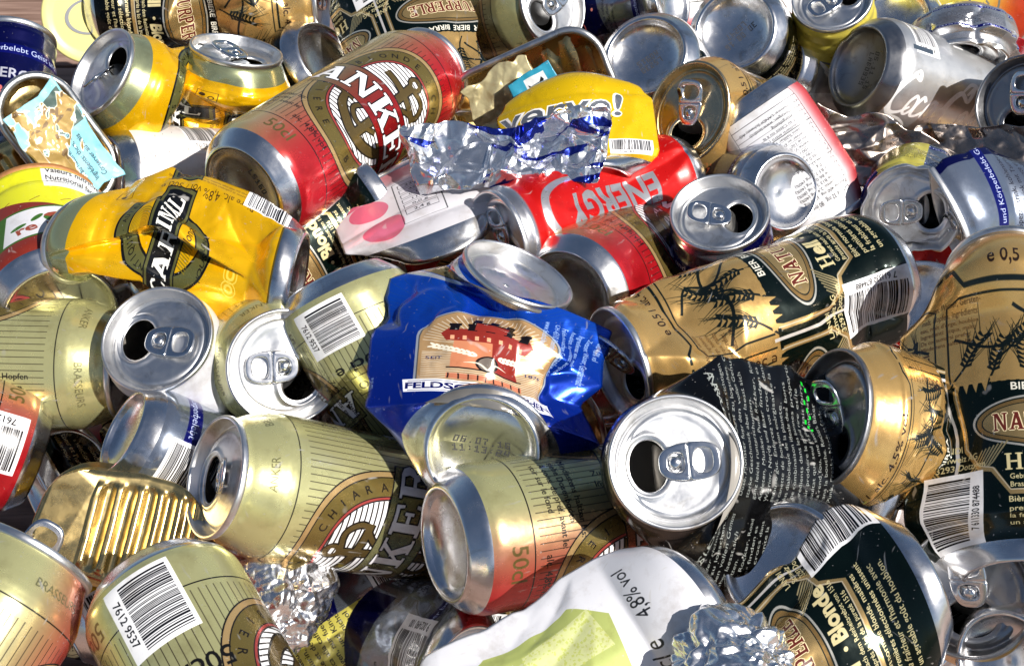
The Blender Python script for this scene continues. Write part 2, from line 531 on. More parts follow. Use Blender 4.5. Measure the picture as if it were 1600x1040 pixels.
    lb.para(['Zutaten: Wasser, Gerstenmalz, Hopfen', "Ingrédients: eau, malt d'orge, houblon"], x - 3, 62, 3.0, T, 0.1, 90, 1.8, bold=0.01)
    b = e + 52
    lb.para(['Zutaten: Wasser, Gerstenmalz, Hopfen', "Ingrédients: eau, malt d'orge, houblon"], b + 14, 62, 3.0, T, 0.1, 90, 1.8, bold=0.01)
    lb.barcode(b, 28.5, 33, 29, '7612 9537', 90, 5)
    lb.text('50cl e', b - 6, 57, 8.0, T, 0.1, 0, 'c', 0.012)
    bx, by = b - 6, 74
    lb.rect(bx, by, 19, 13, T)
    lb.rect(bx, by, 18, 12, (0.78, 0.77, 0.55), 0.85)
    lb.rect(bx - 4.5, by, 9, 12, T)
    lb.ell(bx - 4.5, by + 2.5, 3.2, 2, WHT)
    lb.poly([(bx - 8, by - 4), (bx - 4.5, by - 1), (bx - 1, by - 4), (bx - 3, by - 4), (bx - 3, by - 5), (bx - 6, by - 5), (bx - 6, by - 4)], WHT)
    lb.ell(bx + 4.5, by + 0.5, 2.5, 2.5, T, hole=0.7)
    return lb

def barley(lb, x, y, ang, L, col, n=12, met=0.3, awn=9.0, seed=0):
    r = random.Random(seed)
    a = math.radians(ang)
    d = np.array([math.cos(a), math.sin(a)])
    q = np.array([-d[1], d[0]])
    o = np.array([x, y])
    stem = [o - d * L * 0.7 + q * 4, o - d * L * 0.3 + q * 1.5, o, o + d * L * 0.5 - q * 1.5, o + d * L - q * 6]
    lb.line(stem, 1.1, col, met, smooth=True)
    for i in range(n):
        f = i / n
        p = o + d * L * f - q * 6 * max(0, f - 0.3) ** 1.5
        for s in (-1, 1):
            e1 = p + d * 3.0 + q * s * 2.2
            lb.line([p, p + d * 1.6 + q * s * 2.0, e1], 1.5, col, met, [0.5, 1.2, 0.2])
            e2 = e1 + d * awn * r.uniform(0.7, 1.2) + q * s * awn * r.uniform(0.1, 0.5)
            lb.line([e1, e2], 0.45, col, met, [1, 0.4])

def art_green(variant=0):
    """dark green and gold half-litre can, the front repeated twice"""
    GR = (0.030, 0.095, 0.078) if variant == 0 else (0.02, 0.035, 0.03)
    GO = (0.88, 0.71, 0.43)
    lb = Label(CIRC, 168, GR, 0.72)
    DK = (0.04, 0.07, 0.05)
    PALE = (0.86, 0.80, 0.68)
    lb.rect(CIRC / 2, 131, CIRC - 0.02, 74, GO, 0.8)
    tx = (0.86, 0.80, 0.60)
    for w_, e in enumerate((CIRC / 2, CIRC - 0.001)):
        lb.line([(e - 51, 147), (e - 46, 147), (e - 40, 142), (e + 40, 142), (e + 46, 147), (e + 51, 147)], 1.5, DK, 0.2)
        lb.line([(e - 49, 96), (e - 49, 136), (e - 43, 138.5), (e + 43, 138.5), (e + 49, 136), (e + 49, 96)], 0.9, DK, 0.2)
        for k, (bx, by, an) in enumerate(((e - 30, 100, 80), (e - 16, 100, 97), (e + 16, 100, 84), (e + 31, 99, 102), (e, 106, 92), (e - 42, 104, 70), (e + 42, 104, 112), (e - 22, 112, 60), (e + 24, 112, 118))):
            barley(lb, bx, by, an, 20, DK, 8, 0.2, 10, k + 9 * w_)
        lb.line([(e - 46, 120), (e - 30, 113), (e - 10, 118), (e + 12, 111), (e + 36, 119), (e + 46, 116)], 1.6, DK, 0.2, smooth=True)
        lb.line([(e - 20, 134), (e - 8, 126), (e - 14, 113), (e - 4, 102)], 1.4, DK, 0.2, smooth=True)
        lb.rect(e, 148.5, 64, 6, GO, 0.8)
        lb.text('e 0,5 l  alc. 4,5% vol.', e, 146.0, 5.0, (0.12, 0.07, 0.03), 0.1, 0, 'c', 0.015)
        for k in range(24):
            x = e - 46 + k * 4
            lb.poly([(x - 2, 97), (x, 89), (x + 2, 97)], GO, 0.8)
        lb.rect(e, 90.5, 62, 6.5, GR, 0.7)
        lb.text('BIER  BIERE  BIRRA', e, 88.6, 4.0, (0.92, 0.9, 0.84), 0.2, 0, 'c', 0.02)
        for col, rx, ry, mt in (((0.9, 0.88, 0.82), 42, 15, 0.8), (DK, 40.8, 13.9, 0.1), ((0.74, 0.58, 0.34), 39.8, 13, 0.9), (DK, 37.5, 11.2, 0.1), ((0.84, 0.70, 0.46), 36.8, 10.6, 0.9)):
            lb.ell(e, 72, rx, ry, col, mt)
        serif_word(lb, 'NATURPERLE', e, 67.4, 9.2, (0.34, 0.12, 0.08), sx=0.68, outline=(0.9, 0.86, 0.7), ow=0.8)
        for s in (-1, 1):
            for k in range(7):
                lb.line([(e + s * (26 + k * 2), 62 - k * 0.5), (e + s * (33 + k * 2.2), 52 - k), (e + s * (40 + k * 1.6), 46)], 0.8, (0.80, 0.72, 0.52), 0.8, [1, 1, 0.2])
        P = [(e - 47, 92), (e - 47, 60), (e - 40, 50), (e - 33, 48), (e - 26, 36), (e + 26, 36), (e + 33, 48), (e + 40, 50), (e + 47, 60), (e + 47, 92)]
        lb.line(P, 2.6, (0.84, 0.70, 0.46), 0.85)
        lb.line([(x, y + 1.2) for x, y in P], 0.7, PALE, 0.6)
        serif_word(lb, 'Hell'[:1], e - 24, 47, 8.5, tx, met=0.3, sx=0.9)
        lb.text('ell', e - 19.5, 47, 8.6, tx, 0.3, 0, 'l', 0.05, sx=0.95)
        lb.ell(e - 1, 50.5, 1.2, 1.2, tx, 0.3)
        lb.text('Blonde', e + 3, 47, 8.2, tx, 0.3, 0, 'l', 0.045, sx=0.9)
        lb.para(['Gebraut nach dem Reinheitsgebot von 1516', 'Brassée après la loi de la pureté 1516'], e - 26, 42.5, 2.6, tx, 0.3, 0, 1.55, bold=0.018, sx=0.86)
        lb.para(['Bière normale blonde, matières', 'premières sélectionnées unissent', "la fraîcheur et l'harmonie avec", 'un agréable goût du houblon.'], e - 27, 31, 2.9, tx, 0.3, 0, 1.6, bold=0.018)
    e = CIRC / 2
    for b in (e - 52, e + 52):
        b %= CIRC
        lb.rect(b, 64, 1.6, 66, (0.88, 0.86, 0.84), 0.5)
        lb.para(['Zutaten: Wasser, Gersten-', 'malz, Hopfen. Ingrédients:', "eau, malt d'orge, houblon", 'Ingredienti: acqua, malto', 'Da consumarsi prefer.', 'Mindestens haltbar bis'], b - 10, 136, 2.3, (0.22, 0.14, 0.05), 0.1, 0, 1.6, bold=0.01, sx=0.8)
        lb.text('e 50cl', b - 6, 106, 5.5, (0.2, 0.12, 0.05), 0.1, 90, 'c', 0.01)
        lb.para(['LANDI', 'Schweiz AG', '3293 Dotzigen', 'www.landi.ch'], b - 9, 60, 3.2, tx, 0.3, 0, 1.45, bold=0.02, sx=0.9)
    lb.barcode((e - 52) % CIRC, 29, 40, 28, '7 611330 874488', 90, 9)
    lb.barcode((e + 52) % CIRC, 29, 40, 28, '7 611330 874488', 90, 9)
    return lb

def art_yellow():
    Y = (0.95, 0.73, 0.03)
    lb = Label(CIRC, 168, Y, 0.55)
    e = CIRC / 2
    GRN = (0.68, 0.70, 0.54)
    OL = (0.42, 0.42, 0.24)
    lb.rect(e, 164, CIRC - 0.02, 18, GRN, 0.85)
    lb.rect(e, 4, CIRC - 0.02, 12, (0.55, 0.45, 0.12), 0.8)
    for cx in (e, e + CIRC / 2):
        cx %= CIRC
        cy = 97
        for col, r0, mt in ((BLK, 38.5, 0), (OL, 36.8, 0.6), (BLK, 28.0, 0), (Y, 26.8, 0.55)):
            lb.ell(cx, cy, r0, r0, col, mt)
        lb.rect(cx, cy + 12, 26, 14, (0.82, 0.60, 0.06), 0.5)
        for k in range(7):
            lb.ell(cx, cy + 17, 16 - k * 2.2, 9 - k * 1.2, (0.62, 0.52, 0.10), 0.5, hole=0.92)
        for k in range(16):
            lb.rect(cx - 20 + k * 1.3, cy - 17, 0.5, 9, (0.55, 0.48, 0.12), 0.5)
        txt = 'AUTHENTIQUES . AUTENTICHE . '
        for i, ch in enumerate(txt):
            tt = math.radians(200 - 220 * (i + 0.5) / len(txt))
            an = math.degrees(tt) - 90
            lb.text(ch, cx + 31 * math.cos(tt), cy + 31 * math.sin(tt), 3.6, (0.08, 0.08, 0.05), 0, an, 'c', 0.02)
        lb.text('MOUSSE BLONDE', cx, cy - 34.5, 3.6, (0.08, 0.08, 0.05), 0, 0, 'c', 0.02)
        # name band
        t = np.linspace(-1, 1, 20)
        for ex, col, mt in ((3.6, BLK, 0), (2.6, OL, 0.6), (0.7, BLK, 0)):
            lb.poly([(cx + a * (45 + ex), cy + 9 + ex - 3 * a * a) for a in t] + [(cx + a * (45 + ex), cy - 9 - ex - 3 * a * a) for a in t[::-1]], col, mt)
        serif_word(lb, 'CARDINAL', cx, cy - 8.6, 12.5, (0.93, 0.93, 0.9), sx=0.86, bow=2.4)
        lb.text('Blonde', cx + 10, cy - 23, 6.5, (0.25, 0.16, 0.03), 0.1, 0, 'c', 0.01, shear=0.2)
        lb.para(['Biere alc. 4,8% vol / 50cl e'], cx + 52, 34, 5.2, (0.25, 0.16, 0.02), 0.1, 90, bold=0.0)
        lb.para(['A consommer de preference avant le: voir sous le fond de la boite',
                 'Ingredients: eau, malt orge, houblon. Zutaten: Wasser, Gerstenmalz'], cx + 57, 36, 1.9, (0.3, 0.2, 0.03), 0.1, 90, 1.6)
        for k in range(2):
            lb.ell(cx - 14 + 10 * k, 40, 6, 6, (0.93, 0.80, 0.30), 0.3, hole=0.86)
            lb.ell(cx - 14 + 10 * k, 40, 3.6, 3.6, (0.93, 0.80, 0.30), 0.3, hole=0.5)
        lb.rect((cx + 46) % CIRC, 138, 14, 12, (0.25, 0.16, 0.02), 0)
        lb.rect((cx + 46) % CIRC, 138, 13, 11, Y, 0.55)
        lb.ell((cx + 43) % CIRC, 139, 2.2, 2.2, (0.2, 0.13, 0.02))
        lb.ell((cx + 49) % CIRC, 137, 2.0, 2.4, (0.2, 0.13, 0.02), hole=0.6)
    lb.barcode((e + 60) % CIRC, 26, 34, 22, '7 610057 4355', 90, 3)
    return lb

def art_blue():
    B = (0.02, 0.16, 0.60)
    lb = Label(CIRC, 168, B, 0.75)
    e = CIRC / 2
    u = lb.uu[None, :]
    v = lb.vv[:, None]
    lit = sstep(v, 60, 140)[..., 0] if False else np.repeat(sstep(lb.vv, 20, 150)[:, None], lb.w, 1).astype(np.float32)
    lb.blend(lit * 0.7, (0.08, 0.40, 0.90), 0.75)
    # radiating pale pin lines above the emblem
    for k in range(46):
        a = math.radians(20 + 140 * k / 45)
        lb.line([(e + 10 * math.cos(a), 92 + 10 * math.sin(a)), (e + 92 * math.cos(a), 92 + 92 * math.sin(a))], 0.35, (0.20, 0.42, 0.80), 0.9, op=0.55)
    for v0, col, w in ((150, (0.90, 0.90, 0.92), 3.2), (154, (0.62, 0.52, 0.32), 4.0), (159, (0.9, 0.9, 0.92), 5)):
        lb.rect(e, v0, CIRC - 0.02, w, col, 0.85)
    lb.T = (e, 66.0, 0.84)
    # emblem panel
    CR = (0.82, 0.66, 0.46)
    def panel(ex, col, mt):
        top = [(e + (34 + ex) * math.cos(t), 96 + (26 + ex) * math.sin(t)) for t in np.linspace(0, math.pi, 24)]
        lb.poly(top + [(e - 34 - ex, 40 - ex), (e + 34 + ex, 40 - ex)], col, mt)
    panel(2.4, (0.80, 0.82, 0.86), 0.7)
    panel(1.2, (0.38, 0.40, 0.42), 0.6)
    panel(0.6, CR, 0.55)
    for k in range(34):
        a = math.radians(2 + 176 * k / 33)
        lb.line([(e + 14 * math.cos(a), 80 + 14 * math.sin(a)), (e + 33 * math.cos(a), 84 + 36 * math.sin(a))], 0.45, (0.97, 0.92, 0.84), 0.3)
    for k in range(16):
        y = 42 + k * 2.0
        lb.rect(e, y, 66, 0.5, (0.97, 0.92, 0.84), 0.3)
    # castle
    R1, R2, OUT = (0.55, 0.17, 0.13), (0.50, 0.30, 0.18), (0.06, 0.03, 0.03)
    lb.poly([(e - 19, 56), (e + 19, 56), (e + 17, 84), (e + 21, 90), (e - 21, 90), (e - 17, 84)], (0.78, 0.50, 0.36), 0.1)
    lb.poly([(e + 2, 56), (e + 19, 56), (e + 17, 84), (e + 2, 84)], R1, 0.2)
    lb.poly([(e - 21, 84), (e + 21, 84), (e + 24, 92), (e + 21, 98), (e - 21, 98), (e - 24, 92)], R1, 0.2)
    for k in range(-2, 3):
        lb.rect(e + k * 9, 99, 4.6, 6, OUT)
        lb.rect(e + k * 9, 103, 6.0, 3, OUT)
    lb.poly([(e - 10, 97), (e - 10, 112), (e - 6, 112), (e - 6, 108), (e - 2, 108), (e - 2, 112), (e + 2, 112), (e + 2, 108), (e + 6, 108), (e + 6, 112), (e + 10, 112), (e + 10, 97)], OUT)
    lb.poly([(e - 8, 97), (e - 8, 106), (e + 8, 106), (e + 8, 97)], R1, 0.2)
    for k in range(-3, 4):
        lb.rect(e + k * 6, 87.5, 2.0, 4.5, (0.85, 0.62, 0.48))
    lb.ell(e, 62, 6.5, 8.0, OUT)
    lb.ell(e, 62, 5.2, 6.6, (0.55, 0.50, 0.46), 0.4)
    lb.rect(e, 55.5, 42, 1.2, OUT)
    lb.rect(e, 47, 42, 6, (0.74, 0.46, 0.34), 0.1)
    for k in range(9):
        lb.rect(e - 20 + k * 5, 47, 0.7, 6, OUT)
    for s in (-1, 1):
        for k in range(9):
            x0, y0 = e + s * (7 + k * 2.6), 70 + k * 1.1
            lb.ell(x0, y0 + 1.2, 2.2, 0.9, (0.95, 0.92, 0.84), 0.2, s * 55)
            lb.ell(x0 + s * 1.0, y0 - 1.2, 2.2, 0.9, (0.95, 0.92, 0.84), 0.2, s * -8)
        lb.line([(e, 56), (e + s * 5, 62), (e + s * 12, 61)], 1.4, (0.95, 0.92, 0.84), 0.2, [1, 1, 0.2], smooth=True)
    lb.text('SEIT', e - 27, 64, 3.2, (0.10, 0.12, 0.3), 0, 0, 'c', 0.01)
    lb.text('1876', e + 27, 64, 3.2, (0.10, 0.12, 0.3), 0, 0, 'c', 0.01)
    # name ribbon
    lb.poly([(e - 42, 42), (e + 42, 42), (e + 41, 28.5), (e - 41, 28.5)], (0.92, 0.92, 0.94))
    lb.rect(e, 40.2, 78, 0.6, (0.05, 0.07, 0.25))
    lb.rect(e, 30.0, 78, 0.6, (0.05, 0.07, 0.25))
    lb.text('FELDSCHLÖSSCHEN', e, 32.0, 6.4, (0.02, 0.05, 0.33), 0.1, 0, 'c', 0.035, sx=0.98)
    lb.T = None
    lb.para(['Bier Biere Birra', 'alc. 4,8% vol', 'Zutaten: Wasser, Gerstenmalz', 'Ingredients: eau, malt', 'houblon. Ingredienti: acqua', 'Feldschlosschen Getranke AG', 'CH-4310 Rheinfelden', 'www.feldschloesschen.ch'], e + 52, 118, 2.6, (0.62, 0.72, 0.88), 0.3, 90 - 180, 1.7, bold=0.01)
    lb.para(['Mindestens haltbar bis', 'siehe Dosenboden', 'voir fond de la boite', '50 cl e'], e - 62, 40, 2.6, (0.62, 0.72, 0.88), 0.3, 90, 1.7, bold=0.01)
    return lb

def art_black():
    lb = Label(CIRC, 168, (0.028, 0.028, 0.032), 0.0)
    r = random.Random(4)
    e = CIRC / 2
    W = (0.62, 0.64, 0.62)
    GN = (0.10, 0.75, 0.20)
    ring = 'TAURIN  +  GUARANA  +  B-VITAMINE  +  L-CARNITIN  +  INOSITOL  + '
    for i, ch in enumerate(ring):
        if ch != ' ':
            lb.text(ch, CIRC * (i + 0.5) / len(ring), 139, 5.6, GN if ch == '+' else W, 0.1, 180, 'c', 0.0)
    lines = ['Entfessle das Biest mit der richtigen', 'Ladung, um den Durst zu loeschen. Grosse', 'Dose, Monster fuer den vollen Genuss', 'starke Geschmack aber laesst sich', 'ganz leicht runterschuetten.', 'Athleten, Musiker, Punk Rocker, Road', 'Warrior, Nerds und Biker finden es',
             'genauso gut. Enforcez vos crocs dans', 'la canette de boisson energisante la', 'plus diabolique de la planete.', 'Une combinaison ideale des bons', 'ingredients dans les bonnes proportions', 'pour produire le grand rire et le', 'resultat que seul ce gout sait faire.', 'Ca rend fou, une saveur intense', 'dans la bouche. Rockers, Biker', 'Punk, Freaks, Nerds et Geeks']
    for k in range(3):
        lb.para(lines, e - 100 + k * 69, 126, 2.7, W, 0.1, 0, 1.95, bold=-0.002)
    lb.rect((e + 20) % CIRC, 22, 110, 44, (0.45, 0.48, 0.48), 0.8)
    box = ['ENERGY DRINK KOFFEINHALTIG 500 ml', 'MONSTER ENERGY LIMITED, SOUTH BANK', 'HOUSE, BARROW STREET, DUBLIN 4, IRL', 'BOISSON ENERGISANTE TAURINE (100 ml)', 'Energie 200 kJ (48 kcal) 12 g 11 g', 'Proteine 0 g  Fett 0 g  Salz 0,19 g']
    lb.para(box, e - 32, 39, 3.4, (0.03, 0.03, 0.03), 0, 0, 1.75, bold=0.01)
    for k in range(70):
        lb.rect(r.uniform(0, CIRC), r.uniform(50, 140), 0.3, r.uniform(0.3, 0.8), (0.5, 0.5, 0.5), 0)
    for x in (40, 110, 170):
        for k in range(9):
            lb.rect(x + k * 2.2, 52 + (k % 3) * 2.2, 1.6, 1.8, GN, 0.1)
    return lb

def art_silver_cola():
    lb = Label(CIRC, 115, (0.76, 0.77, 0.78), 0.85)
    e = CIRC / 2
    for cx in (e, e + CIRC / 2):
        cx %= CIRC
        S = (0.97, 0.97, 0.97)
        k = 1.0
        def st(pts, w, taper=None):
            # axial script, base to lid
            P = [((cx + 16 - y * 1.15), 8 + x * 0.92) for x, y in pts]
            lb.line(P, w, S, 0.1, taper, smooth=True)
        # C
        st([(9, 22), (14, 24), (15, 20), (10, 21), (3, 15), (0, 6), (4, -1), (11, 0), (17, 5)], 3.0, [0.4, 0.7, 0.9, 0.8, 1.2, 1.5, 1.2, 0.8, 0.5])
        st([(0, 3), (6, -3), (16, -4), (24, -7), (28, -12), (22, -8), (14, -7), (6, -5)], 2.4, [1.4, 1.2, 0.9, 0.6, 0.3, 0.6, 1.0, 0.6])
        def small_o(x):
            st([(x + 3, 12), (x - 0.5, 8), (x - 1, 2), (x + 2, 0), (x + 5, 4), (x + 5, 10), (x + 2.5, 12)], 2.0)
        small_o(15)
        st([(27, 10), (24, 12), (21, 7), (21.5, 1), (25, 0.5), (29, 4)], 2.1)
        small_o(31)
        st([(36.5, 12), (35, 4), (37, 0), (41, 4)], 2.0)
        st([(40, 8), (44, 9)], 2.4)
        # C
        st([(58, 20), (63, 24), (60, 17), (53, 20), (46, 14), (43, 4), (47, -3), (54, -1), (59, 4)], 3.0, [0.5, 0.9, 0.9, 1.0, 1.3, 1.5, 1.2, 0.8, 0.5])
        st([(53, 20), (60, 26), (68, 24), (72, 19), (74, 14)], 2.0, [0.6, 1.2, 1.4, 1, 0.4])
        small_o(60)
        st([(65, 4), (71, 16), (71, 22), (68, 18), (67, 6), (68, 0), (72, 3)], 2.0)
        small_o(74)
        st([(79.5, 12), (78, 4), (80, 0), (84, 3)], 2.0)
        # white sweep
        lb.line([(cx + 42, 8), (cx + 36, 30), (cx + 38, 60), (cx + 34, 92), (cx + 30, 104)], 7, (0.93, 0.93, 0.93), 0.2, [1.2, 0.9, 0.7, 0.6, 0.2], smooth=True)
    m = bumpu(lb, 0, 400, 1, 96, 200, 7)
    lb.blend(m * 0.8, (0.50, 0.06, 0.10), 0.8)
    lb.barcode((e - 38) % CIRC, 26, 19, 30, '5449 1014', 90, 21)
    lb.rect((e - 26) % CIRC, 22, 3.2, 16, (0.25, 0.30, 0.36), 0.4)
    lb.para(['coca-cola light', 'boisson rafraichissante', 'sans sucres 330 ml e', 'servir frais'], (e - 50) % CIRC, 48, 2.4, (0.4, 0.42, 0.45), 0.3, 90, 1.7)
    lb.rect((e - 40) % CIRC, 56, 5, 8, (0.88, 0.88, 0.88), 0.1)
    return lb

def art_red_energy():
    lb = Label(2 * math.pi * 26.5, 134, (0.80, 0.055, 0.03), 0.5)
    W = lb.W
    e = W / 2
    G = (0.66, 0.66, 0.68)
    for x in (e, e + W / 2):
        lb.text('ENERGY', x + 8, 67, 17, G, 0.7, 90, 'c', 0.04, sx=0.74, shear=0.12)
        lb.line([(x - 6, 60), (x - 14, 86), (x - 13, 104), (x - 2, 114), (x + 12, 112), (x + 18, 100), (x + 17, 84), (x + 14, 74)], 4.0, G, 0.7, [0.2, 0.7, 1.1, 1.3, 1.2, 1.0, 0.7, 0.2], smooth=True)
    lb.para(['Energy Drink mit Taurin und Koffein', 'Boisson energisante 250 ml e', 'Zutaten: Wasser, Zucker, Saeuerungs-', 'mittel Zitronensaeure, Taurin 0,4%'], e + 52, 112, 2.2, (0.95, 0.8, 0.75), 0, -90, 1.7)
    m = bumpu(lb, 0, 400, 1, 124, 300, 1)
    lb.blend(m, (0.78, 0.78, 0.8), 1.0)
    return lb

def art_energy(bg=(0.60, 0.64, 0.70), blue=(0.02, 0.03, 0.30), yellow=None):
    """slim energy-drink can: silver with blue blocks and long small print"""
    lb = Label(2 * math.pi * 26.5, 134, bg, 0.95)
    W = lb.W
    e = W / 2
    lb.poly([(e - 42, 134), (e - 4, 134), (e - 2, 70), (e - 42, 58)], blue, 0.75)
    lb.poly([(e + 42, 134), (e + 80, 134), (e + 80, 60), (e + 42, 70)], blue, 0.75)
    lb.rect(e, 112, W - 0.02, 7.5, (0.02, 0.04, 0.42), 0.6)
    lb.rect(e, 24, W - 0.02, 7.5, (0.02, 0.04, 0.42), 0.6)
    for k in range(6):
        lb.text('belebt Geist und Körper', e - 55 + (k % 3) * 55, 110.2 if k < 3 else 22.2, 3.9, (0.80, 0.85, 0.95), 0.2, 0, 'c')
    if yellow:
        lb.rect(e + 34, 67, 26, 133, yellow, 0.4)
        lb.rect(e - 50, 67, 18, 133, yellow, 0.4)
    ln = ['Spezzialtrink, kohlensaeurehaltig', 'Energy Drink mit Taurin, Koffein', 'Boisson energisante et de la cafeine', 'Bevanda energetica alla caffeina', 'gegrenzten Mengen, nur fuer', 'schwangere Frauen und Kinder', 'empfindliche Personen nicht', 'geeignet. Nicht mit Alkohol', 'mischen. Kuehl lagern, vor', 'Licht und Waerme schuetzen', 'Serve chilled, 250 ml e']
    lb.para(ln, e - 2, 98, 3.0, (0.02, 0.02, 0.08), 0.1, 0, 1.62, bold=0.004)
    lb.para(ln[::-1], e - 78, 96, 3.0, (0.02, 0.02, 0.08), 0.1, 0, 1.62, bold=0.004)
    lb.text('DRINK', e - 23, 80, 6.5, (0.85, 0.45, 0.42), 0.3, 0, 'c', 0.02)
    lb.text('ENERGY', e - 23, 92, 6.5, (0.85, 0.86, 0.9), 0.6, 0, 'c', 0.02)
    lb.ell(e - 23, 70, 1.3, 1.3, (0.9, 0.55, 0.5), 0.1)
    lb.barcode(e + 60, 30, 30, 34, '9 002490 100', 90, 8)
    return lb

def art_yellow_energy():
    lb = Label(2 * math.pi * 26.5, 134, (0.86, 0.80, 0.34), 0.45)
    W = lb.W
    e = W / 2
    m = np.repeat((1 - sstep(lb.vv, 25, 92))[:, None], lb.w, 1).astype(np.float32)
    lb.blend(m, (0.72, 0.20, 0.02), 0.6)
    G = (0.50, 0.50, 0.46)
    for cx in (e, 4):
        lb.ell(cx, 78, 26, 20, G, 0.7, 20, hole=0.86)
        lb.text('Drink', cx, 72, 9, G, 0.6, 0, 'c', 0.01, shear=0.25)
    lb.barcode(e + 42, 82, 36, 42, '7 613269', 0, 31)
    return lb

def art_verve():
    lb = Label(CIRC, 115, (0.90, 0.74, 0.02), 0.45)
    e = CIRC / 2
    lb.blend(np.repeat((1 - sstep(lb.vv, 2, 20))[:, None], lb.w, 1).astype(np.float32) * 0.7, (0.88, 0.60, 0.01), 0.6)  # orange reflection towards the base, painted into the label colour
    G = (0.55, 0.57, 0.60)
    lb.text('verve!', e - 8, 66, 31, (0.93, 0.93, 0.93), 0, 0, 'c', 0.05, sx=0.745, shear=0.12)
    lb.text('verve!', e - 8, 66, 31, G, 0.8, 0, 'c', 0.012, sx=0.76, shear=0.12)
    lb.text('INNOVATIVE ENERGY', e - 4, 60, 4.2, (0.15, 0.10, 0.02), 0, 0, 'c')
    lb.barcode(e + 34, 22, 28, 20, '7 640120', 0, 13)
    return lb

def art_white_text():
    lb = Label(CIRC, 150, (0.88, 0.88, 0.89), 0.12)
    e = CIRC / 2
    lb.blend(bumpu(lb, e - 54, 11, 10), (0.72, 0.20, 0.22), 0.3)
    lb.blend(bumpu(lb, e + 62, 14, 10), (0.72, 0.12, 0.16), 0.3)
    K = (0.06, 0.06, 0.07)
    ln = ['Distributore: LANDI Schweiz AG', '3293 Dotzigen, www.landi.ch', 'Verguetungsfaehig', 'Produit au Cassis ou a la', 'Da consumarsi entro (vedi base)', 'Mindestens haltbar bis', 'A conserver au frais, abri', 'Angaben je 100 ml (pro 100 ml)', 'Naehrwerte Valeurs nutritives', '100 ml / 100 ml / 250 ml', 'Energie 190 kJ (45 kcal)', 'Proteines 0 g   0 g', 'Glucides 11 g   28 g', 'Lipides 0 g   0 g', 'Niacine B3 7,2 mg (40%)', 'Vitamine B6 0,8 mg (40%)', 'Vitamine B12 2,0 ug (80%)', 'Acide panto. 2,4 mg (40%)', 'Taurine 400 mg  1000 mg', 'Caffeine 32 mg   80 mg']
    lb.para(ln[::-1], e - 37, 132, 3.3, K, 0, 0, 1.75, bold=0.004)
    lb.rect(e - 5, 49, 68, 0.5, K)
    lb.line([(e - 39, 92), (e + 33, 92), (e + 33, 12), (e - 39, 12), (e - 39, 92)], 0.6, K)
    for k in range(12):
        lb.rect(e - 3, 18 + k * 6.1, 72, 0.35, K)
    r = random.Random(2)
    for k in range(120):
        lb.rect(r.uniform(0, CIRC), r.uniform(5, 145), 0.35, 0.9, (0.45, 0.45, 0.47), 0, 15)
    return lb

def art_white_pink():
    lb = Label(CIRC, 115, (0.84, 0.83, 0.85), 0.2)
    e = CIRC / 2
    PK = (0.80, 0.32, 0.45)
    for x, y, a, b, an in ((e - 32, 66, 10, 19, 12), (e - 28, 26, 13, 14, 0), (e - 48, 92, 20, 9, 0), (e + 70, 60, 16, 26, 0)):
        lb.ell(x, y, a, b, PK, 0.15, an, op=0.8)
    lb.blend(np.repeat(sstep(lb.vv, 92, 110)[:, None], lb.w, 1).astype(np.float32) * 0.7, (0.74, 0.35, 0.38), 0.3)
    K = (0.10, 0.10, 0.12)
    lb.line([(e - 16, 92), (e + 8, 92), (e + 8, 20), (e - 16, 20), (e - 16, 92)], 0.6, K)
    for k in range(6):
        y = 82 - k * 10
        lb.line([(e - 13, y + 3.5), (e + 5, y + 3.5), (e + 5, y - 3.5), (e - 13, y - 3.5), (e - 13, y + 3.5)], 0.5, K)
        lb.text(['330', '45', '0,1', '11', '0,0', '2,4'][k] + ' g', e - 4, y - 1.6, 3.2, K, 0, 0, 'c', 0.01)
    lb.para(['Fruchtgetraenk mit Himbeer-', 'saft und Kohlensaeure', 'Zutaten: Wasser, Zucker', 'Saft aus Konzentrat 12%', 'Boisson aux fruits'], e + 26, 96, 2.5, K, 0, 0, 1.8)
    for k in range(4):
        lb.rect(e + 44, 62 - k * 5, 34, 0.4, K)
    lb.rect(e + 30, 52, 7, 7, K)
    lb.rect(e + 30, 52, 6, 6, (0.84, 0.83, 0.85))
    lb.text('T', e - 43, 84, 7, K, 0, 0, 'c', 0.02)
    return lb

def art_white_green():
    lb = Label(CIRC, 168, (0.87, 0.87, 0.89), 0.1)
    e = CIRC / 2
    LG = (0.69, 0.73, 0.42)
    lb.poly([(e - 38, 132), (e - 14, 134), (e - 12, 108), (e + 6, 106), (e + 8, 132), (e + 26, 130), (e + 36, 116), (e + 33, 60), (e + 18, 40), (e - 30, 46), (e - 42, 78)], LG, 0.2)
    lb.ell(e - 34, 88, 7, 26, (0.87, 0.87, 0.89), 0.1, 8)
    lb.poly([(e + 2, 98), (e + 24, 96), (e + 26, 50), (e + 2, 46)], (0.80, 0.82, 0.58), 0.15)
    r = random.Random(7)
    for k in range(240):
        x, y = e + r.uniform(2, 25), r.uniform(47, 97)
        lb.rect(x, y, r.uniform(0.5, 1.6), r.uniform(0.5, 1.6), (0.74, 0.77, 0.42), 0.15, r.uniform(0, 90))
    K = (0.04, 0.04, 0.05)
    lb.text('50cl e', e - 20, 24, 8.0, K, 0, 0, 'c', 0.0, shear=0.15)
    lb.text('4,8% vol', e + 20, 22, 6.0, K, 0, 0, 'c', 0.0, shear=0.15)
    lb.line([(e + 54, 20), (e + 54, 150)], 0.8, K)
    lb.text('Appenzeller Naturtrueb', e + 60, 40, 5, K, 0, 90, 'l', 0.01)
    return lb

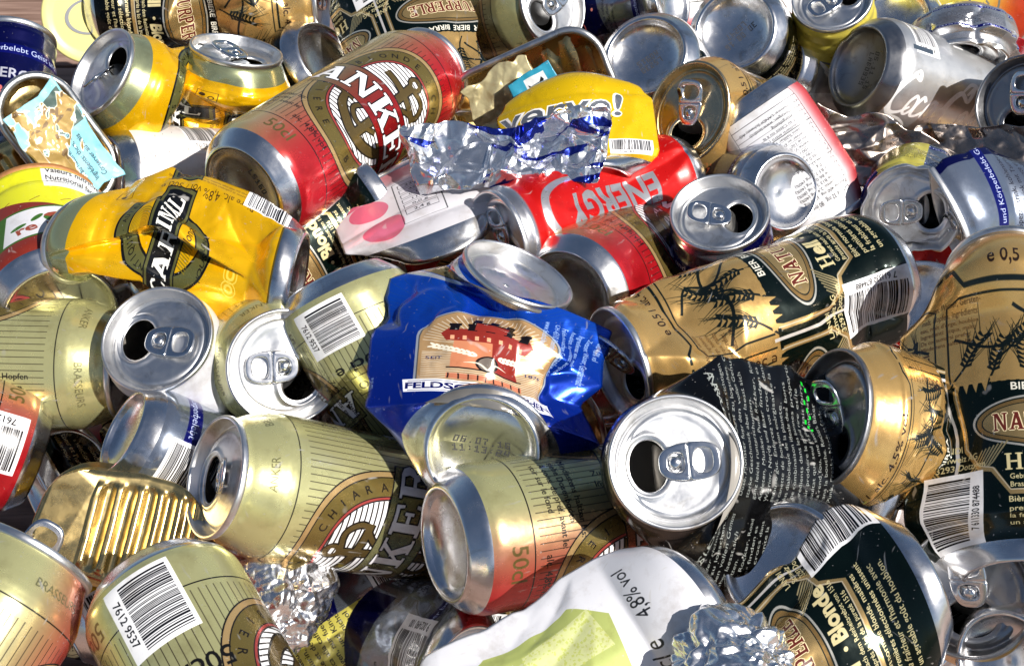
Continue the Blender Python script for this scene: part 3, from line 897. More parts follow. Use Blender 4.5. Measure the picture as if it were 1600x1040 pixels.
def art_white_dr():
    lb = Label(CIRC, 115, (0.86, 0.84, 0.83), 0.15)
    e = CIRC / 2
    r = random.Random(12)
    for k in range(150):
        lb.rect(r.uniform(0, CIRC), r.uniform(8, 108), 0.4, 1.2, (0.55, 0.53, 0.52), 0, 75)
    for k, ch in enumerate('DRINK'):
        lb.text(ch, e + 2 + k * 13, 60, 11, (0.16, 0.10, 0.08), 0, 90, 'l', 0.01, sx=0.95)
    lb.rect(e + 14, 76, 40, 6, (0.10, 0.07, 0.07), 0.1)
    lb.rect(e + 6, 101, 62, 9, (0.10, 0.07, 0.07), 0.1)
    lb.text('NATURE', e + 4, 98, 6.5, (0.86, 0.84, 0.83), 0, 0, 'c', 0.02)
    lb.blend(np.repeat((sstep(lb.vv, 40, 60) * (1 - sstep(lb.vv, 62, 78)))[:, None], lb.w, 1).astype(np.float32) * 0.25, (0.85, 0.60, 0.52), 0.2)
    lb.barcode((e - 48) % CIRC, 52, 22, 40, '7 611330 878035', 90, 17)
    return lb

def art_plain(col, met=1.0, W=CIRC, H=115, lines=None, lc=(0.1, 0.1, 0.1)):
    lb = Label(W, H, col, met, 3.0)
    if lines:
        for k in range(3):
            lb.para(lines, W * (0.1 + k / 3), H * 0.72, 3.0, lc, 0.1, 0, 1.7, bold=0.01)
    return lb

def art_tin_paper():
    """food tin label: yellow and brick red, white plate with lettering"""
    W = 2 * math.pi * 37
    lb = Label(W, 110, (0.80, 0.80, 0.10), 0.0)
    e = W / 2
    lb.poly([(0.1, 0.1), (W - 0.1, 0.1), (W - 0.1, 40), (e + 20, 54), (e - 30, 78), (0.1, 92)], (0.45, 0.13, 0.08), 0.0)
    for k in range(60):
        x, y = k * W / 60, 20 + (k * 37 % 50)
        lb.rect(x, y, 7, 0.5, (0.40, 0.11, 0.07), 0.0, 35)
    lb.poly([(e - 16, 56), (e + 44, 56), (e + 44, 20), (e - 20, 20)], (0.20, 0.36, 0.08))
    lb.poly([(e - 12, 54), (e + 44, 54), (e + 44, 22), (e - 17, 22)], (0.82, 0.82, 0.84))
    BR = (0.55, 0.24, 0.16)
    lb.text('re', e - 8, 27, 9.0, BR, 0, 8, 'l', 0.03)
    lb.text('S', e + 13, 29, 17, BR, 0, 5, 'c', 0.04)
    lb.text('pa', e + 21, 27, 9.0, BR, 0, -6, 'l', 0.03)
    lb.ell(e + 20, 46, 3.6, 3.2, (0.25, 0.42, 0.10))
    for x, y, a in ((e + 3, 42, 50), (e - 7, 36, 20), (e + 9, 38, 120)):
        lb.ell(x, y, 4.6, 1.8, (0.20, 0.38, 0.10), 0, a)
    lb.ell(e - 26, 76, 8, 8, (0.35, 0.72, 0.18), 0, hole=0.85)
    for k in range(24):
        a = k * 2.4
        lb.ell(e - 26 + 0.26 * k * math.cos(a), 76 + 0.26 * k * math.sin(a), 1.5, 1.0, (0.15, 0.62, 0.22), 0, k * 40)
    lb.rect(e + 30, 93, 40, 22, (0.85, 0.85, 0.86))
    lb.para(['Valeurs nutritives', 'Nutritional facts', 'Naehrwerte'], e + 12, 100, 3.4, (0.05, 0.05, 0.05), 0, 0, 1.6, bold=0.01)
    return lb
# ------------------------------------------------------------------ materials
def nmat(name):
    m = bpy.data.materials.new(name)
    m.use_nodes = True
    nt = m.node_tree
    return m, nt.nodes, nt.links, nt.nodes['Principled BSDF']

def add_wear(nd, lk, bs, rough, spread=0.12, bump=0.15, scale=90.0, obj=True):
    """uneven sheen, hairline scratches and shallow ripples"""
    tc = nd.new('ShaderNodeTexCoord')
    n1 = nd.new('ShaderNodeTexNoise')
    n1.inputs['Scale'].default_value = scale
    n1.inputs['Detail'].default_value = 6
    n1.inputs['Roughness'].default_value = 0.65
    lk.new(tc.outputs['Object'], n1.inputs['Vector'])
    mr = nd.new('ShaderNodeMapRange')
    mr.inputs['From Min'].default_value = 0.3
    mr.inputs['From Max'].default_value = 0.75
    mr.inputs['To Min'].default_value = rough
    mr.inputs['To Max'].default_value = rough + spread
    lk.new(n1.outputs['Fac'], mr.inputs['Value'])
    lk.new(mr.outputs[0], bs.inputs['Roughness'])
    n2 = nd.new('ShaderNodeTexNoise')
    n2.inputs['Scale'].default_value = 140.0
    n2.inputs['Detail'].default_value = 3
    lk.new(tc.outputs['Object'], n2.inputs['Vector'])
    bp = nd.new('ShaderNodeBump')
    bp.inputs['Strength'].default_value = bump
    bp.inputs['Distance'].default_value = 0.0006
    lk.new(n2.outputs['Fac'], bp.inputs['Height'])
    lk.new(bp.outputs[0], bs.inputs['Normal'])

def print_mat(name, lb, rough=0.20, coat=0.35):
    m, nd, lk, bs = nmat(name)
    im = nd.new('ShaderNodeTexImage')
    im.image = lb.image(name)
    uv = nd.new('ShaderNodeUVMap')
    uv.uv_map = 'UVMap'
    lk.new(uv.outputs[0], im.inputs[0])
    # faint grime over the print
    tc = nd.new('ShaderNodeTexCoord')
    g = nd.new('ShaderNodeTexNoise')
    g.inputs['Scale'].default_value = 55
    g.inputs['Detail'].default_value = 8
    g.inputs['Roughness'].default_value = 0.7
    lk.new(tc.outputs['Object'], g.inputs['Vector'])
    mr = nd.new('ShaderNodeMapRange')
    mr.inputs['From Min'].default_value = 0.52
    mr.inputs['From Max'].default_value = 0.76
    mr.inputs['To Max'].default_value = 0.7
    lk.new(g.outputs['Fac'], mr.inputs['Value'])
    mx = nd.new('ShaderNodeMix')
    mx.data_type = 'RGBA'
    mx.blend_type = 'MULTIPLY'
    lk.new(mr.outputs[0], mx.inputs['Factor'])
    lk.new(im.outputs['Color'], mx.inputs['A'])
    mx.inputs['B'].default_value = (0.55, 0.50, 0.44, 1)
    # pale scuffs and specks of dust
    sp = nd.new('ShaderNodeTexNoise')
    sp.inputs['Scale'].default_value = 620
    sp.inputs['Detail'].default_value = 2
    lk.new(tc.outputs['Object'], sp.inputs['Vector'])
    mp = nd.new('ShaderNodeMapping')
    mp.inputs['Rotation'].default_value = (0.7, 0.4, 0.9)
    mp.inputs['Scale'].default_value = (40, 900, 120)
    lk.new(tc.outputs['Object'], mp.inputs[0])
    sc = nd.new('ShaderNodeTexNoise')
    sc.inputs['Scale'].default_value = 1.0
    sc.inputs['Detail'].default_value = 1
    lk.new(mp.outputs[0], sc.inputs['Vector'])
    r1 = nd.new('ShaderNodeMapRange')
    r1.inputs['From Min'].default_value = 0.71
    r1.inputs['From Max'].default_value = 0.76
    r1.inputs['To Max'].default_value = 0.5
    lk.new(sp.outputs['Fac'], r1.inputs['Value'])
    r2 = nd.new('ShaderNodeMapRange')
    r2.inputs['From Min'].default_value = 0.70
    r2.inputs['From Max'].default_value = 0.78
    r2.inputs['To Max'].default_value = 0.45
    lk.new(sc.outputs['Fac'], r2.inputs['Value'])
    mxx = nd.new('ShaderNodeMath')
    mxx.operation = 'MAXIMUM'
    lk.new(r1.outputs[0], mxx.inputs[0])
    lk.new(r2.outputs[0], mxx.inputs[1])
    ms = nd.new('ShaderNodeMix')
    ms.data_type = 'RGBA'
    lk.new(mxx.outputs[0], ms.inputs['Factor'])
    lk.new(mx.outputs['Result'], ms.inputs['A'])
    ms.inputs['B'].default_value = (0.62, 0.60, 0.57, 1)
    mx = ms
    # the unprinted inside of the wall is dull lacquered metal
    ge = nd.new('ShaderNodeNewGeometry')
    ins = nd.new('ShaderNodeMix')
    ins.data_type = 'RGBA'
    lk.new(ge.outputs['Backfacing'], ins.inputs['Factor'])
    lk.new(mx.outputs['Result'], ins.inputs['A'])
    ins.inputs['B'].default_value = (0.30, 0.28, 0.25, 1)
    lk.new(ins.outputs['Result'], bs.inputs['Base Color'])
    mm = nd.new('ShaderNodeMath')
    mm.operation = 'MULTIPLY'
    mm.inputs[1].default_value = 0.92
    lk.new(im.outputs['Alpha'], mm.inputs[0])
    lk.new(mm.outputs[0], bs.inputs['Metallic'])
    bs.inputs['Coat Weight'].default_value = coat
    bs.inputs['Coat Roughness'].default_value = 0.08
    add_wear(nd, lk, bs, rough)
    return m

def metal_mat(name, col, rough=0.2, spread=0.15, bump=0.15, metallic=1.0, scale=90.0, stain=0.75):
    m, nd, lk, bs = nmat(name)
    bs.inputs['Base Color'].default_value = (*col, 1)
    bs.inputs['Metallic'].default_value = metallic
    add_wear(nd, lk, bs, rough, spread, bump, scale)
    if stain > 0:
        # dried drink and grime in blotches and specks
        tc = nd.new('ShaderNodeTexCoord')
        n = nd.new('ShaderNodeTexNoise')
        n.inputs['Scale'].default_value = 70
        n.inputs['Detail'].default_value = 9
        n.inputs['Roughness'].default_value = 0.72
        n.inputs['Distortion'].default_value = 0.8
        lk.new(tc.outputs['Object'], n.inputs['Vector'])
        mr = nd.new('ShaderNodeMapRange')
        mr.inputs['From Min'].default_value = 0.53
        mr.inputs['From Max'].default_value = 0.72
        mr.inputs['To Max'].default_value = stain
        lk.new(n.outputs['Fac'], mr.inputs['Value'])
        mx = nd.new('ShaderNodeMix')
        mx.data_type = 'RGBA'
        lk.new(mr.outputs[0], mx.inputs['Factor'])
        mx.inputs['A'].default_value = (*col, 1)
        mx.inputs['B'].default_value = (col[0] * 0.45, col[1] * 0.40, col[2] * 0.33, 1)
        lk.new(mx.outputs['Result'], bs.inputs['Base Color'])
    return m

def plain_mat(name, col, rough=0.5):
    m, nd, lk, bs = nmat(name)
    bs.inputs['Base Color'].default_value = (*col, 1)
    add_wear(nd, lk, bs, rough, 0.1, 0.1)
    return m

M = {}
M['alu'] = metal_mat('bare_aluminium', (0.80, 0.80, 0.81), 0.16, 0.16, 0.20)
M['lid'] = metal_mat('lid_aluminium', (0.80, 0.80, 0.80), 0.28, 0.16, 0.12)
M['tab'] = metal_mat('tab_aluminium', (0.84, 0.84, 0.84), 0.12, 0.15, 0.10)
M['gold_lid'] = metal_mat('gold_aluminium', (0.74, 0.60, 0.38), 0.18, 0.15, 0.15)
M['dark_lid'] = metal_mat('dark_aluminium', (0.36, 0.36, 0.37), 0.25, 0.2, 0.15)  # darker aluminium; shade on cola base and gold can's lid is in its colour
M['brass'] = metal_mat('brass_lacquer', (0.66, 0.50, 0.22), 0.22, 0.14, 0.2)
M['tin'] = metal_mat('tinplate', (0.66, 0.66, 0.65), 0.24, 0.2, 0.2)
M['rust'] = metal_mat('rusty_tinplate', (0.38, 0.17, 0.06), 0.5, 0.3, 0.8, 0.4, 400)
M['foil'] = metal_mat('aluminium_foil', (0.86, 0.86, 0.87), 0.2, 0.12, 0.1, 1.0, 300, 0.0)
M['ink'] = plain_mat('printed_ink', (0.05, 0.05, 0.055), 0.5)

# ------------------------------------------------------------------ can builder (all local sizes in millimetres)
KINDS = {   # body radius, height, neck radius
    'big': (33.1, 168.0, 26.4),
    'std': (33.1, 115.0, 26.4),
    'slim': (26.5, 134.0, 23.6),
    'food': (37.0, 110.0, 35.6),
}
NPH = 168

class Frame:
    """local -> world frame of a can: z from base to lid, y towards the camera"""
    def __init__(self, p0, p1):
        z = p1 - p0
        self.L = np.linalg.norm(z)
        self.z = z / self.L
        self.o = p0
        mid = (p0 + p1) / 2
        v = CAM_POS - mid
        y = v - self.z * (v @ self.z)
        self.y = y / np.linalg.norm(y)
        self.x = np.cross(self.y, self.z)

    def matrix(self):
        m = Matrix.Identity(4)
        for i in range(3):
            m[i][0], m[i][1], m[i][2], m[i][3] = self.x[i], self.y[i], self.z[i], self.o[i]
        return m

def ramp(z, a, b, ra, rb):
    """0 outside, 1 between a and b, straight ramps of ra and rb outside them"""
    lo = np.clip((z - (a - ra)) / max(ra, 1e-6), 0, 1)
    hi = np.clip(((b + rb) - z) / max(rb, 1e-6), 0, 1)
    return np.minimum(lo, hi)

def rot2(x, y, a):
    c, s = math.cos(a), math.sin(a)
    return x * c - y * s, x * s + y * c

def deform(P, ops, H, L, R):
    """P (n,3) in mm, undeformed can of height H; returns deformed can of length about L"""
    P = P.copy()
    e = min(16.0, 0.2 * L)
    zz = P[:, 2]
    if abs(L - H) > 0.5:
        mid = np.clip((zz - e) / (H - 2 * e), 0, 1)
        znew = np.where(zz < e, zz, np.where(zz > H - e, zz - H + L, e + mid * (L - 2 * e)))
        P[:, 2] = znew
    for op in ops:
        x, y, z = P[:, 0], P[:, 1], P[:, 2]
        k = op[0]
        if k == 'dent':
            _, ph, zc, dep, wp, wz, p = op[:7]
            an = math.radians(op[7]) if len(op) > 7 else 0.0
            phi = np.arctan2(-x, y)
            d = (phi - math.radians(ph) + math.pi) % (2 * math.pi) - math.pi
            a0, b0 = d * R, z - zc
            a, b = rot2(a0, b0, -an)
            f = np.clip(1 - (np.abs(a / wp) ** p + np.abs(b / wz) ** p) ** (1 / p), 0, 1)
            r = np.hypot(x, y)
            s = f * dep * np.clip(r / R, 0, 1)
            nr = math.radians(ph)
            P[:, 0] -= -math.sin(nr) * s
            P[:, 1] -= math.cos(nr) * s
        elif k == 'flat':
            _, z0, z1, ra, rb, w, a, b, q, ro = op
            W = ramp(z, z0, z1, ra, rb) * w
            ro = math.radians(ro)
            X, Y = rot2(x, y, -ro)
            r = np.hypot(X, Y)
            phi = np.arctan2(-X, Y)
            ph = np.abs(phi)
            sgn = np.where(phi >= 0, -1.0, 1.0)
            front = ph <= math.pi / 2
            xt = np.where(front, ph / (math.pi / 2), (math.pi - ph) / (math.pi / 2)) * sgn
            rr = np.clip(r / R, 0, 1.0)
            yt = np.where(front, 1, -1) * b * (1 - np.abs(xt) ** q)
            X2 = X * (1 - W) + xt * a * rr * W
            Y2 = Y * (1 - W) + yt * rr * W
            P[:, 0], P[:, 1] = rot2(X2, Y2, ro)
        elif k == 'squash':          # oval the whole section between z0 and z1
            _, z0, z1, ra, rb, kx, ky, ro = op
            W = ramp(z, z0, z1, ra, rb)
            ro = math.radians(ro)
            X, Y = rot2(x, y, -ro)
            X = X * (1 + W * (kx - 1))
            Y = Y * (1 + W * (ky - 1))
            P[:, 0], P[:, 1] = rot2(X, Y, ro)
        elif k == 'kink':
            _, zk, dx, dy = op
            w = np.where(z < zk, z / zk, (L - z) / (L - zk))
            P[:, 0] -= dx * w
            P[:, 1] += dy * w
        elif k == 'shift':           # slide everything past z0 sideways
            _, z0, z1, dx, dy = op
            w = np.clip((z - z0) / (z1 - z0), 0, 1)
            P[:, 0] -= dx * w
            P[:, 1] += dy * w
        elif k in ('tiltlid', 'tiltbase'):   # turn an end: ax about local x (+ = face towards camera), ay about local y
            _, ax, ay, rng = op
            if k == 'tiltlid':
                t = np.clip((z - (L - rng)) / rng * 1.35, 0, 1)
                piv = L - rng * 0.55
                sg = -1
            else:
                t = np.clip((rng - z) / rng * 1.35, 0, 1)
                piv = rng * 0.55
                sg = 1
            a1 = np.radians(ax) * t * sg
            a2 = np.radians(ay) * t * sg
            y0, z0 = P[:, 1].copy(), P[:, 2] - piv
            y1 = y0 * np.cos(a1) - z0 * np.sin(a1)
            z1 = y0 * np.sin(a1) + z0 * np.cos(a1)
            x0 = P[:, 0].copy()
            x1 = x0 * np.cos(a2) + z1 * np.sin(a2)
            z2 = -x0 * np.sin(a2) + z1 * np.cos(a2)
            P[:, 0], P[:, 1], P[:, 2] = x1, y1, z2 + piv
        elif k == 'twist':
            _, z0, z1, ang = op
            a = np.radians(ang) * np.clip((z - z0) / (z1 - z0), 0, 1)
            c, s = np.cos(a), np.sin(a)
            P[:, 0], P[:, 1] = x * c - y * s, x * s + y * c
        elif k == 'crumple':
            _, amp, scale, seed, z0, z1 = op
            W = ramp(z, z0 + 10, z1 - 10, 12, 12)
            r = np.hypot(x, y)
            h = fold_noise(P, seed, [scale, scale * 0.5, scale * 0.25], [amp, amp * 0.42, amp * 0.14])
            h = np.minimum(h, 0.35 * amp) * W * np.clip((r - R * 0.5) / (R * 0.4), 0, 1)
            P[:, 0] += h * x / np.maximum(r, 1e-3)
            P[:, 1] += h * y / np.maximum(r, 1e-3)
    return P

def profile_pts(pts, step):
    """densify a polyline of (r, z)"""
    out = [pts[0]]
    for a, b in zip(pts[:-1], pts[1:]):
        n = max(1, int(math.ceil(math.hypot(b[0] - a[0], b[1] - a[1]) / step)))
        for i in range(1, n + 1):
            out.append((a[0] + (b[0] - a[0]) * i / n, a[1] + (b[1] - a[1]) * i / n))
    return np.array(out)

PH = -math.pi + 2 * math.pi * np.arange(NPH) / NPH

def revolve(prof):
    r, z = prof[:, 0][:, None], prof[:, 1][:, None]
    return np.stack([-r * np.sin(PH)[None], r * np.cos(PH)[None], np.repeat(z, NPH, 1)], -1).reshape(-1, 3)

def revolve_uv(prof, u0, C, H):
    n = len(prof)
    i = np.arange(n - 1)[:, None]
    j = np.arange(NPH)[None]
    R0 = C / (2 * math.pi)
    def uv(ii, jj):
        ph = -math.pi + 2 * math.pi * jj / NPH
        u = (u0 + R0 * ph) / C + 0 * ii
        v = prof[:, 1][ii] / H + 0 * jj
        return np.stack([u, v], -1)
    return np.stack([uv(i, j), uv(i, j + 1), uv(i + 1, j + 1), uv(i + 1, j)], 2).reshape(-1, 2)

def lid_height(x, y, zp, op_c, oa, ob):
    d = np.sqrt((x / (oa + 2.2)) ** 2 + ((y - op_c) / (ob + 2.2)) ** 2)
    bead = 0.75 * np.exp(-((d - 1.0) / 0.085) ** 2)
    well = -0.9 * np.exp(-((x / 9.0) ** 4 + ((y + 13.5) / 4.5) ** 4))
    r = np.hypot(x, y)
    return zp + bead + well + 0.35 * np.exp(-((r - 20.3) / 0.7) ** 2)

def ray_poly(c, ang, poly):
    """distance from c along ang to a closed polygon"""
    d = np.array([math.cos(ang), math.sin(ang)])
    best = 1e9
    for i in range(len(poly)):
        a = poly[i] - c
        e = poly[(i + 1) % len(poly)] - poly[i]
        det = d[0] * (-e[1]) + d[1] * e[0]
        if abs(det) < 1e-9:
            continue
        t = (a[0] * (-e[1]) + a[1] * e[0]) / det
        s = (d[0] * a[1] - d[1] * a[0]) / det
        if t > 1e-6 and -1e-6 <= s <= 1 + 1e-6:
            best = min(best, t)
    return best

def tab_geo():
    """pull tab lying flat, rivet at the origin, nose towards +y; two holed halves"""
    n = 120
    t = np.linspace(0, 2 * math.pi, n, endpoint=False)
    c, s = np.cos(t), np.sin(t)
    hw = 7.9 - 1.1 * np.clip(s, 0, 1)
    out = np.stack([hw * np.sign(c) * np.abs(c) ** 0.62, -5.8 + 12.6 * np.sign(s) * np.abs(s) ** 0.72], 1)
    V, F = [], []
    base = 0
    ysplit = -5.6
    def clip_half(keep_low):
        res = []
        for i in range(n):
            a, b = out[i], out[(i + 1) % n]
            ia = (a[1] <= ysplit) == keep_low
            ib = (b[1] <= ysplit) == keep_low
            if ia:
                res.append(a)
            if ia != ib:
                f = (ysplit - a[1]) / (b[1] - a[1])
                res.append(a + (b - a) * f)
        return np.array(res)
    for low, hc, ha, hb in ((True, (0, -11.4), 5.1, 3.9), (False, (0, -0.6), 3.9, 3.3)):
        poly = clip_half(low)
        hc = np.array(hc)
        m = 64
        an = np.linspace(0, 2 * math.pi, m, endpoint=False)
        O = np.array([hc + ray_poly(hc, a, poly) * np.array([math.cos(a), math.sin(a)]) for a in an])
        I = np.stack([hc[0] + ha * np.sign(np.cos(an)) * np.abs(np.cos(an)) ** 0.8, hc[1] + hb * np.sign(np.sin(an)) * np.abs(np.sin(an)) ** 0.8], 1)
        rings = []
        split_edge = np.abs(O[:, 1] - ysplit) < 0.05
        th = 0.55
        for f, z in ((0.0, -th), (0.0, th), (0.22, th + 0.45), (0.5, th), (0.8, th + 0.5), (1.0, th), (1.0, -th), (0.5, -th), (0.0, -th)):
            q = I * (1 - f) + O * f
            if f == 1.0:
                q = q.copy()
                q[split_edge, 1] += 0.0
            rings.append(np.column_stack([q, np.full(m, z)]))
        G = np.concatenate(rings)
        V.append(G)
        F.append(grid_faces(len(rings), m, True) + base)
        base += len(G)
    # rivet
    prof = [(0.01, 1.6), (1.6, 1.5), (2.3, 1.0), (2.6, 0.2), (2.6, -1.0)]
    a = np.linspace(0, 2 * math.pi, 24, endpoint=False)
    G = np.concatenate([np.column_stack([r * np.cos(a), r * np.sin(a), np.full(24, z)]) for r, z in prof])
    V.append(G)
    F.append(grid_faces(len(prof), 24, True) + base)
    base += len(G)
    # tongue holding the rivet
    tg = np.array([[-2.9, -2.6], [2.9, -2.6], [2.9, 2.9], [-2.9, 2.9]])
    G = np.concatenate([np.column_stack([tg, np.full(4, z)]) for z in (-0.6, -0.1)])
    V.append(G)
    F.append(np.vstack([grid_faces(2, 4, True), [[4, 5, 6, 7]]]) + base)
    return np.concatenate(V), np.concatenate(F)

TAB_V, TAB_F = tab_geo()
PRINTS = {}

def roll_to(ph):
    return ph

def can(name, label, kind, print_name, A, B, which='far', L=None, u0=None, ops=(), tab=0.0, lift=6.0, end='alu', lidm='lid',
        neck=None, closed=False, code=None, cat='drink can', group=None, flap=True, no_tab=False, tab_turn=0.0, step=1.7):
    """A = ('lid' | 'base', px, py, z); B = pixel of the other end; L = length of the crushed can (mm)"""
    R, H, RN = KINDS[kind]
    L = L or H
    pa = at(A[1], A[2], A[3])
    if len(B) == 3:
        pb = at(*B)
        v = pb - pa
        pb = pa + v / np.linalg.norm(v) * L / 1000.0
    else:
        pb = other_end(pa, B[0], B[1], L / 1000.0, which)
    fr = Frame(pb, pa) if A[0] == 'lid' else Frame(pa, pb)
    lb_mat, C, HL = PRINTS[print_name]
    if u0 is None:
        u0 = C / 2
    root = bpy.data.objects.new(name, None)
    root.empty_display_size = 0.01
    COL.objects.link(root)
    root.matrix_world = fr.matrix()
    tag(root, label, cat, group)
    def D(P):
        return deform(P, ops, H, L, R) * 0.001
    print('CAN %-34s base z %.3f lid z %.3f  lidpx %s basepx %s' % (label[:34], fr.o[2], (fr.o + fr.z * L / 1000)[2], np.round(proj(fr.o + fr.z * L / 1000)), np.round(proj(fr.o))))
    # body wall
    prof = profile_pts([(R - 1.6, 9.0), (R - 0.4, 12.0), (R, 15.0), (R, H - 24), (R - 0.5, H - 20), (R - 1.8, H - 16), (RN + 1.6, H - 7.5), (RN + 0.4, H - 5), (RN, H - 3.2)], step)
    V = revolve(prof)
    F = grid_faces(len(prof), NPH, True)
    me = mesh_from('body', D(V), F, revolve_uv(prof, u0, C, H))
    link('body', me, lb_mat, root)
    # base: stand ring and dome
    s = R / 33.1
    dome = [(0.05, 10.5 * s)] + [(23.0 * s * f, 1.5 + 9.0 * s * math.sqrt(max(0, 1 - f ** 2.2))) for f in (0.15, 0.3, 0.45, 0.6, 0.72, 0.82, 0.9, 0.96)] + [(22.6 * s, 3.0), (23.0 * s, 1.2), (23.9 * s, 0.1), (25.2 * s, 0.3), (26.2 * s, 1.6), (28.6 * s, 4.4), (R - 2.0, 7.6), (R - 1.55, 9.05)]
    pb_ = profile_pts(dome, 2.2)
    me = mesh_from('base', D(revolve(pb_)), grid_faces(len(pb_), NPH, True))
    base_o = link('base', me, M[end], root)
    if code:
        # ink-jet date code on the dome
        segs = []
        VV, FF, b0 = [], [], 0
        for li, line in enumerate(code):
            for ci, ch in enumerate(line):
                r = random.Random(hash((ch, 7)) & 0xff)
                cx = (ci - (len(line) - 1) / 2) * 3.0
                cyy = 2.6 - li * 5.0
                pat = DIGITS.get(ch)
                if pat is None:
                    continue
                for yy in range(5):
                    for xx in range(3):
                        if pat[yy][xx] == '1':
                            qx, qy = cx + (xx - 1) * 0.75, cyy + (2 - yy) * 0.8
                            q = np.array([[qx - .32, qy - .32], [qx + .32, qy - .32], [qx + .32, qy + .32], [qx - .32, qy + .32]])
                            f = np.hypot(q[:, 0], q[:, 1]) / (23.0 * s)
                            zz = 1.5 + 9.0 * s * np.sqrt(np.maximum(0, 1 - f ** 2.2)) - 0.12
                            ca = math.radians(code_turn.get(label, 0))
                            X, Y = rot2(-q[:, 0], q[:, 1], ca)
                            VV.append(np.column_stack([X, Y, zz]))
                            FF.append([b0, b0 + 1, b0 + 2, b0 + 3])
                            b0 += 4
        if VV:
            me = mesh_from('date_code', D(np.concatenate(VV)), np.array(FF), None, False)
            link('date_code', me, M['ink'], base_o)
    # lid: seam, countersink, panel with the mouth cut out
    q = RN / 26.4
    zp = H - 4.6
    rp = 21.6 * q
    seam = [(RN - 0.05, H - 3.6), (RN + 0.9, H - 3.0), (RN + 1.15, H - 2.2), (RN + 1.15, H - 0.9), (RN + 0.8, H - 0.1), (RN + 0.1, H + 0.05), (RN - 0.5, H - 0.4), (RN - 0.9, H - 1.6), (RN - 2.4, H - 6.0), (RN - 2.9, H - 6.7), (RN - 3.5, H - 6.5), (RN - 4.0, H - 5.2), (rp, zp)]
    sp = profile_pts(seam, 1.2)
    V1 = revolve(sp)
    F1 = grid_faces(len(sp), NPH, True)
    oc, oa, ob = 10.6 * q, 10.6 * q, 7.9 * q
    if closed:
        oa, ob = 0.4, 0.4
    nt = 14
    ca, sa = math.cos(math.radians(tab)), math.sin(math.radians(tab))
    # angles run like PH in the can frame; opening centre towards local angle 'tab'
    cx, cy = -math.sin(math.radians(tab)) * oc, math.cos(math.radians(tab)) * oc
    circ = np.stack([-rp * np.sin(PH), rp * np.cos(PH)], 1)
    dv = circ - np.array([cx, cy])
    an = np.arctan2(dv[:, 1], dv[:, 0])
    an_l = an - math.radians(tab)                       # in lid frame
    rr = 1 / np.sqrt((np.cos(an_l) / oa) ** 2 + (np.sin(an_l) / ob) ** 2)
    ell = np.stack([cx + rr * np.cos(an), cy + rr * np.sin(an)], 1)
    rings = []
    for i in range(1, nt + 1):
        f = i / nt
        p2 = circ * (1 - f) + ell * f
        lx, ly = rot2(p2[:, 0], p2[:, 1], -math.radians(tab))
        z = lid_height(lx / q, ly / q, zp, 10.6, 10.6, 7.9)
        rings.append(np.column_stack([p2, z]))
    rings.append(np.column_stack([ell, np.full(NPH, zp - 0.9)]))
    V2 = np.concatenate([V1[-NPH:]] + rings)
    F2 = grid_faces(len(rings) + 1, NPH, True) + (len(V1) - NPH)
    V = np.concatenate([V1] + rings)
    me = mesh_from('lid', D(V), np.vstack([F1, F2]))
    lid_o = link('lid', me, M[lidm], root)
    q3 = D(np.array([[0, 0, H - 4.6], [12, 0, H - 4.6], [0, 12, H - 4.6], [-12, 0, H - 4.6], [0, -12, H - 4.6]]))
    nl = np.cross(q3[1] - q3[3], q3[2] - q3[4])
    nl = nl / np.linalg.norm(nl)
    nl = nl[0] * fr.x + nl[1] * fr.y + nl[2] * fr.z
    cp = fr.o + fr.z * L / 1000
    vv = (CAM_POS - cp) / np.linalg.norm(CAM_POS - cp)
    hv = vv + np.array(SUN_VEC)
    hv /= np.linalg.norm(hv)
    print('   lid: to viewer %.0f deg, off the glint %.0f deg, facing right %.2f up %.2f' % (math.degrees(math.acos(nl @ vv)), math.degrees(math.acos(nl @ hv)), nl @ C_R, nl @ C_U))
    def lidspace(P, lift_deg=0.0, turn=0.0):
        a = math.radians(lift_deg)
        y, z = P[:, 1], P[:, 2]
        # ring end (-y) rises
        y2 = y * math.cos(a) + z * math.sin(a)
        z2 = -y * math.sin(a) + z * math.cos(a)
        x2 = P[:, 0]
        X, Y = rot2(x2 * q, y2 * q, math.radians(tab + turn))
        return np.column_stack([X, Y, z2 * q + zp + 1.35])
    if not no_tab:
        TV = lidspace(TAB_V, lift, tab_turn)
        me = mesh_from('pull_tab', D(TV), TAB_F)
        link('pull_tab', me, M['tab'], lid_o)
    if flap and not closed:
        # torn mouth panel pushed down inside
        m = 20
        a = np.linspace(0, 2 * math.pi, m, endpoint=False)
        G = []
        for f in (0.02, 0.5, 1.0):
            G.append(np.column_stack([9.2 * f * np.cos(a), 6.8 * f * np.sin(a), np.full(m, -0.4 * f)]))
        G = np.concatenate(G)
        an2 = math.radians(62)
        y, z = G[:, 1] + 7.0, G[:, 2]
        G = np.column_stack([G[:, 0], 3.6 + y * math.cos(an2) + z * math.sin(an2), -1.8 - y * math.sin(an2) + z * math.cos(an2)])
        me = mesh_from('mouth_flap', D(lidspace(G)), grid_faces(3, m, True))
        link('mouth_flap', me, M['lid'], lid_o)
    return root

